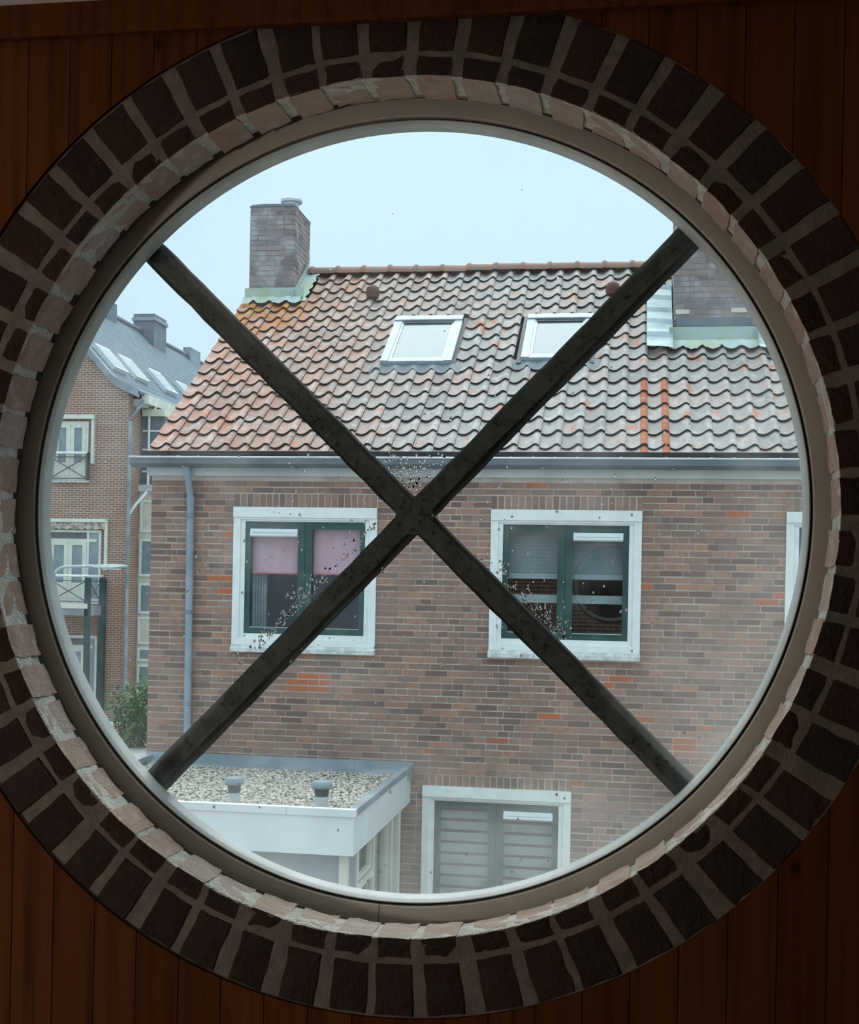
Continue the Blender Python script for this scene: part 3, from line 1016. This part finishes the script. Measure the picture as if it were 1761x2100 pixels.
# ridge tiles: half barrels with a collar at one end
RZ = roof_z(RIDGE_Y) - .015
prof_r = []
rm = MB()
n = 10
rad_l = [(0, .098), (.02, .116), (.05, .116), (.065, .100), (.345, .094)]
v = []
for xx, r_ in rad_l:
    for k in range(n + 1):
        a = pi * k / n
        v.append((xx, -r_ * 1.12 * cos(a), r_ * sin(a)))
fc = [(i * (n + 1) + k, i * (n + 1) + k + 1, (i + 1) * (n + 1) + k + 1, (i + 1) * (n + 1) + k) for i in range(len(rad_l) - 1) for k in range(n)]
RM = rm.add(v, fc + [tuple(range(n + 1))]).mesh('ridge_tile', M['ridge'], True)
xx = -3.80
while xx < HX1 - .2:
    o = hp(link('ridge_tile', RM))
    o.location = (xx, RIDGE_Y + rt.uniform(-.004, .004), RZ + rt.uniform(-.006, .006))
    o.rotation_euler = (0, rt.uniform(-.012, .012), 0)
    xx += .337
hp(MB().prism([(RIDGE_Y, roof_z(RIDGE_Y) - .05), (2 * RIDGE_Y - YF + .2, roof_z(YF - .2) - .05), (2 * RIDGE_Y - YF + .2, roof_z(YF - .2) - .12),
               (RIDGE_Y, roof_z(RIDGE_Y) - .12)], -4.47, HX1, 'x').build('rear_roof_slope', M['ridge']))

# skylights lying in the roof
def on_roof(u, s_, h):          # u = world x, s_ = world y on the roof, h = height off it
    return Vector((u, s_, roof_z(s_))) + NRM * h
def roof_box(mb, x0, x1, y0, y1, h0, h1, mi=0):
    v = [on_roof(a, b, c) for a in (x0, x1) for b in (y0, y1) for c in (h0, h1)]
    return mb.add(v, [(0, 1, 3, 2), (4, 6, 7, 5), (0, 4, 5, 1), (2, 3, 7, 6), (0, 2, 6, 4), (1, 5, 7, 3)], mi)
for s_ in SKY:
    x0, x1, y0, y1 = s_
    m = MB()
    roof_box(m, x0, x0 + .085, y0, y1, -.08, .055)
    roof_box(m, x1 - .085, x1, y0, y1, -.08, .055)
    roof_box(m, x0, x1, y1 - .09, y1, -.08, .070)
    roof_box(m, x0 + .085, x1 - .085, y0, y0 + .045, -.08, .045)
    sk = hp(m.build('skylight', M['alu']))
    roof_box(MB(), x0 + .085, x1 - .085, y0 + .045, y1 - .09, -.03, .034).build('pane', M['roof_glass'], sk)
    m = MB()
    for a, b in ((x0 + .085, x0 + .115), (x1 - .115, x1 - .085)):
        roof_box(m, a, b, y0 + .045, y1 - .09, .0, .044)
    roof_box(m, x0 + .115, x1 - .115, y0 + .045, y0 + .07, .0, .044)
    m.build('sash', M['zinc_light'], sk)
    roof_box(MB(), x0 + .1, x1 - .1, y1 - .135, y1 - .088, .0, .05).build('top_gasket', M['dark_metal'], sk)
    # lead apron below, dressed over the tile channels
    v, fc = [], []
    n = 40
    for i in range(n + 1):
        u = (x0 - .10) + (x1 - x0 + .2) * i / n
        ph = ((u + 4.475) / CW) % 1.0
        wv = -.026 * sin(pi * ph / .70) if ph < .7 else .02 * sin(pi * (ph - .7) / .3)
        v += [on_roof(u, y0 + .02, .01), on_roof(u, y0 - .05, .012 + .5 * wv), on_roof(u, y0 - .135 + (.012 if ph > .7 else -.012), .012 + wv)]
    for i in range(n):
        for k in range(2):
            fc.append((3 * i + k, 3 * i + 3 + k, 3 * i + 4 + k, 3 * i + 1 + k))
    MB().add(v, fc).build('apron', M['zinc_dark'], sk, True)
    roof_box(MB(), x0 - .05, x0, y0 - .05, y1 + .04, -.06, .012).build('side_gutter', M['dark_metal'], sk)
    roof_box(MB(), x1, x1 + .04, y0 - .05, y1 + .04, -.06, .012).build('side_gutter', M['dark_metal'], sk)

# chimneys: mortar core, bricks proud of it, lead aprons
def chimney(x0, x1, y0, y1, top, zbase, label, seed):
    rr = random.Random(seed)
    c = hp(bx('chimney', M['chimney_mortar'], None, x0 + .004, x1 - .004, y0 + .004, y1 - .004, zbase, top - .004))
    c['label'] = label
    m = MB()
    z = zbase
    j = 0
    while z < top - .03:
        z1 = min(z + .052, top)
        for a0, a1, face in ((x0, x1, 'f'), (y0, y1, 'r'), (y0, y1, 'l')):
            p = a0
            first = True
            while p < a1 - .02:
                L = .10 if (first and j % 2) else rr.choice((.21, .21, .10))
                first = False
                e = min(p + L, a1)
                if a1 - e < .05:
                    e = a1
                d = rr.uniform(-.002, .003)
                if face == 'f':
                    m.box(p, e, y0 + d, y0 + .02, z, z1)
                elif face == 'r':
                    m.box(x1 - .02, x1 + d, p, e, z, z1)
                else:
                    m.box(x0 + d, x0 + .02, p, e, z, z1)
                p = e + .0105
        z += .0625
        j += 1
    m.build('chimney_bricks', M['chimney_brick'], c, kind='stuff')
    return c
c1 = chimney(*CHL, 7.6, 'weathered grey-brown chimney with a metal pot at the roof end', 1)
x0, x1, y0, y1, zt = CHL
MB().prism([(x0 - .01, zt - .004), (x1 + .01, zt - .004), (x1 - .02, zt + .022), (x0 + .18, zt + .030), (x0 + .02, zt + .018)], y0 - .01, y1 + .01).build('chimney_cap', M['slate_grey'], c1)
MB().lathe([(.0, .0), (.098, .0), (.098, .135), (.135, .135), (.138, .165), (.118, .175), (.0, .182)], (-3.985, 13.76, zt + .015), 'z', 20).build('chimney_pot', M['zinc_light'], c1, True)
def flashing(name, mat, x0, x1, yb, yt, parent, wob=.02):
    """lead strip dressed from an upstand down over the tiles"""
    v, fc = [], []
    n = 36
    for i in range(n + 1):
        u = x0 + (x1 - x0) * i / n
        ph = ((u + 4.475) / CW) % 1.0
        wv = -.024 * sin(pi * ph / .70) if ph < .7 else .022 * sin(pi * (ph - .7) / .3)
        a = on_roof(u, yb + rt.uniform(-.012, .012), .055 + wv)
        b = on_roof(u, yb + .09, .072 + .4 * wv + rt.uniform(-.004, .006))
        d = Vector((u, yt - .012, roof_z(yt) + .02))
        e_ = Vector((u, yt - .010, roof_z(yt) + .16))
        v += [a, b, d, e_]
    for i in range(n):
        for k in range(3):
            fc.append((4 * i + k, 4 * i + 4 + k, 4 * i + 5 + k, 4 * i + 1 + k))
    return MB().add(v, fc).build(name, mat, parent, True)
flashing('front_flashing', M['lead_moss'], -4.45, -3.70, CHL[2] - .12, CHL[2], c1)
v = []
m = MB()
n = 14
for i in range(n + 1):
    s_ = CHL[2] - .10 + (CHL[3] - CHL[2] + .05) * i / n
    v += [Vector((CHL[1] + .008, s_, roof_z(s_) + .15)), Vector((CHL[1] + .008, s_, roof_z(s_) + .04)),
          on_roof(CHL[1] + .17 + .02 * sin(i * 2.2), s_, .045)]
fc = [(3 * i + k, 3 * i + 3 + k, 3 * i + 4 + k, 3 * i + 1 + k) for i in range(n) for k in range(2)]
m.add(v, fc).build('side_flashing', M['lead_moss'], c1, True)

c2 = chimney(*CHR, 6.9, 'broad brown chimney on the front slope with blue-grey lead flashing', 2)
bx('mortar_band', M['mortar'], c2, CHR[0] + .02, CHR[0] + .17, CHR[2] - .006, CHR[2] + .01, 7.345, 7.395)
bx('mortar_band', M['mortar'], c2, CHR[1] - .26, CHR[1] - .03, CHR[2] - .006, CHR[2] + .01, 7.355, 7.405)
flashing('front_flashing', M['lead_moss'], CHR[0] - .05, CHR[1] + .12, CHR[2] - .30, CHR[2] - .10, c2)
bx('dark_upstand', M['slate_grey'], c2, CHR[0] + .03, CHR[1] - .04, CHR[2] - .02, CHR[2] + .01, 7.205, 7.30)
for xa, xb, sgn in ((CHR[0] - .29, CHR[0], 1), (CHR[1], CHR[1] + .29, -1)):
    v = []
    n = 28
    y0_, y1_ = CHR[2] - .36, CHR[2] + 1.02
    for i in range(n + 1):
        s_ = y0_ + (y1_ - y0_) * i / n
        st = .040 * (1 - ((i * 5 / n) % 1.0))
        row = [on_roof(xa, s_, .070 + st), on_roof((xa + xb) / 2, s_, .062 + st + .006 * sin(i * 1.3)), on_roof(xb - .01 * sgn, s_, .05 + st)]
        up = Vector((xb - .012 if sgn > 0 else xa + .012, s_, roof_z(s_) + .20))
        v += (row + [up]) if sgn > 0 else ([up] + [on_roof(xa + .01, s_, .05 + st), on_roof((xa + xb) / 2, s_, .02 + st), on_roof(xb, s_, .045 + st)])
    fc = [(4 * i + k, 4 * i + 4 + k, 4 * i + 5 + k, 4 * i + 1 + k) for i in range(n) for k in range(3)]
    MB().add(v, fc).build('side_flashing', M['lead'], c2)

# clay vent cowls on the slope
for xv, yv in ((-2.83, 13.40), (.06, 13.38)):
    p = on_roof(xv, yv, .02)
    m = MB()
    m.lathe([(.0, -.02), (.075, -.02), (.088, .05), (.075, .10), (.045, .125), (.0, .13)], (p.x, p.y - .04, p.z), 'z', 14)
    vc = hp(m.build('vent_cowl', M['terracotta_vent'], smooth=True))

# ------------------------------------------------------------------ flat-roofed extension
AX0, AX1, AY0, AY1 = -4.38, -1.722, 7.75, YF - .004
ext = link('flat_roof_extension', None)
ext.location = (-3, 9, 0)
tag(ext, 'white flat-roofed extension with a gravel roof and two vent pipes', 'extension')
def ep(o):
    o.parent = ext
    o.matrix_parent_inverse = Matrix.Translation((3, -9, 0))
    return o
ep(bx('roof_deck', M['slate_grey'], None, AX0 + .03, AX1 - .03, AY0 + .03, AY1, 2.24, 2.485))
ep(bx('fascia_panel', M['board'], None, AX0, AX1, AY0, AY0 + .025, 2.215, 2.515))
ep(bx('fascia_panel', M['board'], None, AX1 - .025, AX1, AY0 + .025, AY1, 2.215, 2.515))
ep(bx('fascia_panel', M['board'], None, AX0, AX0 + .025, AY0 + .025, AY1, 2.215, 2.515))
for a, b in ((AX0 - .012, -2.255), (-2.252, AX1 + .012)):
    ep(bx('roof_edge_trim', M['board'], None, a, b, AY0 - .014, AY0 + .055, 2.516, 2.572))
ep(bx('roof_edge_trim', M['zinc'], None, AX1 - .055, AX1 + .012, AY0 + .056, AY1, 2.516, 2.570))
ep(bx('roof_edge_trim', M['zinc'], None, AX0 - .012, AX0 + .055, AY0 + .056, AY1, 2.516, 2.570))
ep(MB().prism([(AY1 - .20, 2.50), (AY1 - .02, 2.530), (AY1 - .002, 2.60), (AY1 - .002, 2.45), (AY1 - .20, 2.45)], AX0 - .01, AX1 + .02, 'x').build('lead_flashing', M['zinc']))
gv = MB()
rg = random.Random(21)
for _ in range(9500):
    a, b = rg.uniform(AX0 + .06, AX1 - .065), rg.uniform(AY0 + .065, AY1 - .19)
    r_ = rg.uniform(.010, .021)
    z_ = 2.490 + rg.uniform(0, .012)
    q = Matrix.Rotation(rg.uniform(0, 6.28), 3, 'Z') @ Matrix.Rotation(rg.uniform(-.5, .5), 3, 'X')
    sx, sy, sz = r_ * rg.uniform(.8, 1.4), r_, r_ * rg.uniform(.5, .8)
    v = [Vector((a, b, z_)) + q @ Vector(p) for p in ((sx, 0, 0), (-sx, 0, 0), (0, sy, 0), (0, -sy, 0), (0, 0, sz), (0, 0, -sz))]
    gv.add(v, [(0, 2, 4), (2, 1, 4), (1, 3, 4), (3, 0, 4), (2, 0, 5), (1, 2, 5), (3, 1, 5), (0, 3, 5)])
gme = bpy.data.meshes.new('gravel')
gme.from_pydata(gv.v, [], gv.f)
gme.materials.append(M['gravel'])
ep(link('gravel', gme, None, 'stuff'))
for xv, yv, s_ in ((-2.795, 8.12, 1.0), (-2.075, 8.14, 1.13)):
    vp = ep(MB().lathe([(.048 * s_, 0), (.048 * s_, .115), (.0, .115)], (xv, yv, 2.487), 'z', 18).build('vent_pipe', M['zinc_light'], smooth=True))
    MB().lathe([(.0, .105), (.047 * s_, .105), (.054 * s_, .165), (.056 * s_, .175)], (xv, yv, 2.487), 'z', 18).build('vent_collar', M['dark_metal'], vp, True)
    MB().lathe([(.052 * s_, .170), (.078 * s_, .186), (.080 * s_, .205), (.066 * s_, .232), (.03 * s_, .242), (.0, .243)], (xv, yv, 2.487), 'z', 20).build('vent_cap', M['panel_grey'], vp, True)
# walls below the fascia
WX, WY = -1.785, 7.83
ep(bx('front_panel', M['panel_grey'], None, AX0 + .06, WX - .07, WY + .02, WY + .06, 0, 2.24))
ep(bx('corner_post', M['cream'], None, WX - .066, WX, WY, WY + .066, 0, 2.24))
ep(bx('side_panel', M['panel_grey'], None, WX - .045, WX - .012, WY + .066, 8.20, 0, 2.24))
def side_bar(y0, y1, z0, z1, name='window_frame', mat='cream', dx=0.0):
    return ep(bx(name, M[mat], None, WX - .06 + dx, WX + dx, y0, y1, z0, z1))
side_bar(8.20, 8.245, 0, 2.24)
side_bar(8.86, 8.915, 0, 2.24)
side_bar(9.46, 9.50, 0, 2.24)
side_bar(9.62, 9.70, 0, 2.24, dx=.012)
side_bar(9.86, 9.98, 0, 2.24, 'end_post', dx=.03)
side_bar(8.245, 8.86, 1.82, 1.865)
side_bar(8.245, 8.86, .6, .66)
for y0, y1 in ((8.245, 8.86), (8.915, 9.46), (9.50, 9.62), (9.70, 9.86)):
    ep(bx('pane', M['glass'], None, WX - .036, WX - .030, y0, y1, 0.05, 2.235))
s_ = MB()
for y0, y1, z0, z1 in ((8.30, 8.33, 1.90, 2.20), (8.78, 8.81, 1.90, 2.20), (8.33, 8.78, 1.90, 1.93), (8.33, 8.78, 2.17, 2.20)):
    s_.box(WX - .05, WX - .012, y0, y1, z0, z1)
ep(s_.build('sash', M['cream']))
ep(bx('inner_wall', M['panel_grey'], None, AX0 + .3, AX0 + .34, WY + .1, AY1, 0, 2.2))
ep(bx('inner_floor', M['slate_grey'], None, AX0 + .06, WX - .1, WY + .1, AY1, 0.01, .05))

# ------------------------------------------------------------------ far apartment building with its gable to us
YG, BX1 = 33.0, -14.05
RX, RZ2 = -17.5, 13.42
apt = link('apartment_building', None)
apt.location = (-17.5, YG, 0)
tag(apt, 'far brick apartment building with a blue slate roof and cream windows', 'building')
def ap(o):
    o.parent = apt
    o.matrix_parent_inverse = Matrix.Translation((17.5, -YG, 0))
    return o
YE = 58.0
LX = 2 * RX - BX1
ap(MB().prism([(LX, 0), (BX1, 0), (BX1, 9.70), (-14.42, 9.98), (RX, RZ2 - .12), (LX + .37, 9.98), (LX, 9.70)], YG, YE).build('wall', M['far_brick']))
# roof planes with a flatter kick at the eaves
def slope(side, y0, y1, h0, h1):
    s_ = (lambda x_: x_) if side > 0 else (lambda x_: 2 * RX - x_)
    poly = [(s_(RX), RZ2 + h0), (s_(-14.46), 10.13 + h0), (s_(-13.72), 9.78 + h0), (s_(-13.72), 9.78 + h1), (s_(-14.46), 10.13 + h1), (s_(RX), RZ2 + h1)]
    return MB().prism(poly, y0, y1)
ap(slope(1, YG - .12, YE, 0, -.10).build('slate_roof', M['slate']))
ap(slope(-1, YG - .12, YE, 0, -.10).build('slate_roof', M['slate']))
ap(slope(1, YG - .16, YG - .06, .05, -.20).build('bargeboard', M['zinc']))
ap(slope(-1, YG - .16, YG - .06, .05, -.20).build('bargeboard', M['zinc']))
ap(MB().tube([(RX, YG - .15, RZ2 + .02), (RX, YE, RZ2 + .02)], .10, 8).build('ridge_cap', M['slate_grey'], smooth=True))
ap(bx('eaves_gutter', M['cream'], None, -13.80, -13.58, YG + .3, YE, 9.46, 9.72))
ap(bx('eaves_soffit', M['cream'], None, -14.06, -13.80, YG + .3, YE, 9.40, 9.60))
SL = (RZ2 - 10.13) / (-14.46 - RX)
def aroof(x_, h):
    nx, nz = SL / sqrt(1 + SL * SL), 1 / sqrt(1 + SL * SL)
    return (x_ + nx * h, RZ2 - SL * (x_ - RX) + nz * h)
for y0 in (33.5, 35.2, 37.7, 40.2):
    def sbox(xa, xb, ya, yb, h0, h1):
        P = [aroof(xa, h0), aroof(xb, h0), aroof(xb, h1), aroof(xa, h1)]
        return MB().prism(P, ya, yb)
    k = ap(sbox(-15.45, -14.80, y0, y0 + 1.05, -.02, .13).build('roof_window', M['board']))
    sbox(-15.40, -14.85, y0 + .06, y0 + .99, .10, .137).build('pane', M['panel_grey'], k)
ap(bx('roof_chimney', M['slate_grey'], None, -17.75, -16.95, 42.2, 43.4, 12.0, 14.05))
ap(bx('chimney_band', M['zinc'], None, -17.8, -16.9, 42.15, 43.45, 13.80, 13.92))
ap(bx('roof_stub', M['slate_grey'], None, -17.75, -17.2, 38.6, 39.4, 12.8, 13.75))
ap(MB().tube([(-17.35, 38.2, 13.2), (-17.35, 38.2, 14.35)], .11, 8).build('flue', M['zinc']))
ap(bx('roof_stub', M['zinc'], None, -17.6, -17.3, 47.0, 48.2, 13.2, 13.75))

def far_window(x0, x1, z0, z1, label, panes, top=0.0, side=0.0, lower=.0):
    y = YG
    m = MB()
    m.rect(x0, x1, z0, z1, .07, .07, .09, .08, y - .05, y + .02)
    f = ap(m.build('window', M['cream']))
    f['label'] = label
    xa, xb, za, zb = x0 + .07, x1 - .07, z0 + .09, z1 - .08
    MB().box(xa, xb, y - .012, y - .004, za, zb).build('backing', M['dark_room'], f)
    if side:
        bx('mullion', M['cream'], f, xb - side - .07, xb - side, y - .045, y - .004, za, zb)
        MB().box(xb - side, xb, y - .03, y - .022, za, zb).build('pane', M['panel_grey'], f)
        xb -= side + .07
    if top:
        bx('transom', M['cream'], f, xa, xb + (side if side else 0), y - .047, y - .004, zb - top - .09, zb - top)
        zb -= top + .09
    wd = (xb - xa) / panes
    for i in range(panes):
        a, b = xa + wd * i, xa + wd * (i + 1)
        MB().rect(a + .004, b - .004, za, zb, .12, .12, .1, .1, y - .055, y - .008).build('casement', M['cream'], f)
        MB().box(a + .1, b - .1, y - .03, y - .022, za + lower, zb - .08).build('pane', M['panel_grey'], f)
        if lower:
            MB().box(a + .1, b - .1, y - .045, y - .02, za, za + lower).build('lower_panel', M['cream'], f)
    bx('sill', M['white_worn'], f, x0 - .05, x1 + .05, y - .09, y, z0 - .07, z0)
    return f
far_window(-16.36, -15.25, 7.20, 8.90, 'top-floor french window of the apartment building', 2, lower=.42)
far_window(-16.44, -14.80, 3.68, 5.76, 'first-floor french window behind the balcony', 2, top=.18, side=.30, lower=.45)
far_window(-15.95, -14.86, .35, 2.70, 'ground-floor glazed door under the balcony', 1, top=.2, side=.22, lower=.3)
bx_ = lambda name, mat, *a: ap(bx(name, M[mat], None, *a))
# awning box and white rail round the top window
aw = bx_('awning_box', 'cream', -16.6, -15.06, YG - .14, YG - .002, 8.97, 9.09)
bx('awning_arm', M['cream'], aw, -15.15, -15.06, YG - .10, YG - .002, 7.68, 8.97)
aw = bx_('awning_box', 'cream', -16.7, -14.60, YG - .14, YG - .002, 5.98, 6.08)
bx('awning_arm', M['cream'], aw, -14.68, -14.60, YG - .10, YG - .002, 4.60, 5.98)
v, fc = [], []
for i in range(31):
    u = -16.6 + 1.92 * i / 30
    v += [(u, YG - .10, 5.975), (u, YG - .115, 5.80 - .035 * abs(sin(i * .9)))]
fc = [(2 * i, 2 * i + 2, 2 * i + 3, 2 * i + 1) for i in range(30)]
MB().add(v, fc).build('awning_valance', plain('striped_valance', (.55, .50, .42), .8, c2=(.25, .20, .17), scale=9), aw)
# french balcony rail
def rail(x0, x1, y, z0, z1, parent, nm='brace'):
    MB().tube([(x0, y, z0), (x1, y, z1)], .016, 6).build(nm, M['rail_dark'], parent)
fb_ = ap(MB().tube([(-16.5, YG - .16, 7.98), (-15.22, YG - .16, 7.98)], .035, 8).build('balcony_rail', M['white']))
for x0, z0, x1, z1 in ((-16.36, 7.86, -15.25, 7.86), (-16.36, 7.86, -15.25, 7.24), (-16.36, 7.24, -15.25, 7.86), (-16.36, 7.24, -15.25, 7.24)):
    rail(x0, x1, YG - .16, z0, z1, fb_)
for xx in (-16.36, -15.24):
    MB().box(xx - .02, xx + .02, YG - .18, YG - .002, 7.20, 8.0).build('upright', M['rail_dark'], fb_)
# projecting balcony on posts
bc = bx_('balcony', 'zinc', -17.2, -14.72, YG - 1.06, YG - .002, 3.30, 3.58)
bx('balcony_edge', M['cream'], bc, -17.2, -14.72, YG - 1.08, YG - 1.061, 3.50, 3.64)
MB().tube([(-17.2, YG - 1.0, 4.42), (-14.74, YG - 1.0, 4.42), (-14.74, YG - .01, 4.42)], .035, 8).build('handrail', M['white'], bc)
for x0, x1 in ((-17.0, -15.90), (-15.86, -14.80)):
    for z0, z1 in ((4.28, 3.70), (3.70, 4.28), (4.28, 4.28), (3.70, 3.70)):
        rail(x0, x1, YG - 1.0, z0, z1, bc)
    MB().box(x1 - .015, x1 + .015, YG - 1.02, YG - .98, 3.58, 4.42).build('baluster', M['rail_dark'], bc)
for (z0, z1) in ((4.28, 3.70), (3.70, 4.28), (4.28, 4.28), (3.70, 3.70)):
    MB().tube([(-14.74, YG - .95, z0), (-14.74, YG - .15, z1)], .016, 6).build('brace', M['rail_dark'], bc)
bx('post', M['pole_green'], bc, -14.82, -14.68, YG - 1.06, YG - .92, 0, 4.37)
bx('post', M['pole_green'], bc, -14.80, -14.62, YG - .13, YG - .003, 0, 4.37)
# side: downpipe, bay, dormer balcony
ap(MB().tube([(-13.98, YG - .06, .0), (-13.98, YG - .06, 8.9), (-13.85, YG + .1, 9.25), (-13.75, YG + .35, 9.55)], .055, 8).build('downpipe', M['zinc'], smooth=True))
ap(MB().tube([(-13.98, YG - .06, 6.2), (-13.80, YG + .1, 6.55), (-13.62, YG + .4, 6.9)], .045, 8).build('branch_pipe', M['zinc_light'], smooth=True))
bay = bx_('bay', 'cream', -14.05, -13.10, YG + .9, YG + 3.4, .3, 6.95)
bx('bay_cap', M['white_worn'], bay, -14.05, -13.02, YG + .80, YG + 3.5, 6.95, 7.15)
for z0, z1, nm in ((5.75, 6.70, 'panel'), (4.45, 5.55, 'pane'), (3.35, 4.25, 'pane'), (2.45, 3.25, 'panel'), (1.95, 2.35, 'pane'), (.7, 1.85, 'pane')):
    MB().rect(-14.00, -13.55, z0, z1, .07, .07, .07, .07, YG + .86, YG + .899).build('bay_frame', M['white'], bay)
    MB().box(-13.93, -13.62, YG + .875, YG + .8985, z0 + .07, z1 - .07).build(nm, M['panel_grey'] if nm == 'pane' else M['cream'], bay)
dm = bx_('loggia', 'slate_grey', -14.05, -13.35, YG + 1.0, YG + 3.0, 7.16, 9.40)
for z_ in (7.55, 8.2, 8.75):
    MB().tube([(-14.0, YG + .95, z_), (-13.35, YG + .95, z_)], .03, 6).build('rail', M['white'], dm)
MB().tube([(-13.80, YG + .93, 7.15), (-13.80, YG + .93, 9.2), (-13.6, YG + .93, 9.45)], .04, 6).build('upright', M['white'], dm)
bx('ledge', M['cream'], dm, -14.0, -13.3, YG + .86, YG + 3.0, 9.18, 9.38)

# ------------------------------------------------------------------ street lamp, shrub, low wall
sl = link('street_lamp', None)
sl.location = (-14.87, 30, 0)
tag(sl, 'pale grey street lamp with a curved arm in front of the balcony', 'street lamp')
def sp_(mb, name, mat, smooth=True):
    o = mb.build(name, M[mat], sl, smooth)
    o.matrix_parent_inverse = Matrix.Translation((14.87, -30, 0))
    return o
sp_(MB().tube([(-14.87, 30, 0), (-14.87, 30, 1.0), (-14.87, 30, 3.7)], [.075, .07, .05], 10), 'pole', 'lamp_grey')
arc = [(-14.87, 30, 3.68)] + [(-14.45 - .42 * cos(a), 30, 4.22 + .43 * sin(a)) for a in [pi / 2 * i / 8 for i in range(9)]] + [(-13.7, 30, 4.68)]
sp_(MB().tube(arc, .042, 10), 'arm', 'lamp_grey')
hd = MB()
for (xa, w_, t_, b_) in ((0, 0, 0, 0),):
    ring = []
    secs = [(-13.72, .05, 4.70, 4.64), (-13.55, .10, 4.73, 4.62), (-13.2, .13, 4.745, 4.625), (-12.9, .11, 4.735, 4.655), (-12.78, .05, 4.715, 4.675)]
    v = []
    for x_, w2, zt_, zb_ in secs:
        v += [(x_, 30 - w2, zb_ + .02), (x_, 30 - w2 * .6, zt_), (x_, 30 + w2 * .6, zt_), (x_, 30 + w2, zb_ + .02), (x_, 30 + w2 * .6, zb_), (x_, 30 - w2 * .6, zb_)]
    fc = [(6 * i + k, 6 * i + (k + 1) % 6, 6 * i + 6 + (k + 1) % 6, 6 * i + 6 + k) for i in range(len(secs) - 1) for k in range(6)]
    fc += [tuple(range(6)), tuple(range(29, 23, -1))]
    hd.add(v, fc)
sp_(hd, 'lamp_head', 'lamp_grey')
sp_(MB().box(-13.45, -12.98, 29.93, 30.07, 4.60, 4.627), 'lens', 'white', False)

bush = link('shrub', None)
bush.location = (-12.1, 29.6, 0)
tag(bush, 'loose green shrub by the corner of the brown brick house', 'shrub')
br, lf = MB(), MB()
rs = random.Random(9)
def leaf(p, d, s_):
    d = d.normalized()
    a = d.cross(Vector((rs.uniform(-1, 1), rs.uniform(-1, 1), rs.uniform(-1, 1)))).normalized() * s_ * .34
    up = d.cross(a).normalized() * s_ * .08
    lf.add([p, p + d * s_ * .5 + a + up, p + d * s_, p + d * s_ * .5 - a + up], [(0, 1, 2), (0, 2, 3)])
for i in range(32):
    b0 = Vector((rs.uniform(-.6, .5), rs.uniform(-.3, .3), 0))
    tip = Vector((rs.uniform(-.85, .75), rs.uniform(-.6, .6), rs.uniform(.55, 1.8)))
    pts = [b0, b0.lerp(tip, .5) + Vector((0, 0, .18)), tip]
    br.tube(pts, [.018, .012, .004], 5)
    for j in range(48):
        t_ = rs.uniform(.03, 1.0)
        p = (pts[0].lerp(pts[1], t_ * 2) if t_ < .5 else pts[1].lerp(pts[2], t_ * 2 - 1)) + Vector((rs.gauss(0, .07), rs.gauss(0, .07), rs.gauss(0, .06)))
        leaf(p, Vector((rs.gauss(0, 1), rs.gauss(0, 1), rs.gauss(.3, .7))), rs.uniform(.09, .17))
br.build('stem', M['branch'], bush)
lf.build('foliage', M['leaf'], bush, kind='stuff')

gw = MB()
gw.box(-16.8, -13.1, 31.4, 31.62, 0, .32)
gw.box(-16.85, -13.05, 31.36, 31.66, .32, .38, 1)
gwo = gw.build('garden_wall', [M['far_brick'], M['white_worn']])
tag(gwo, 'low brick garden wall with a pale coping beside the green shrub', 'wall')
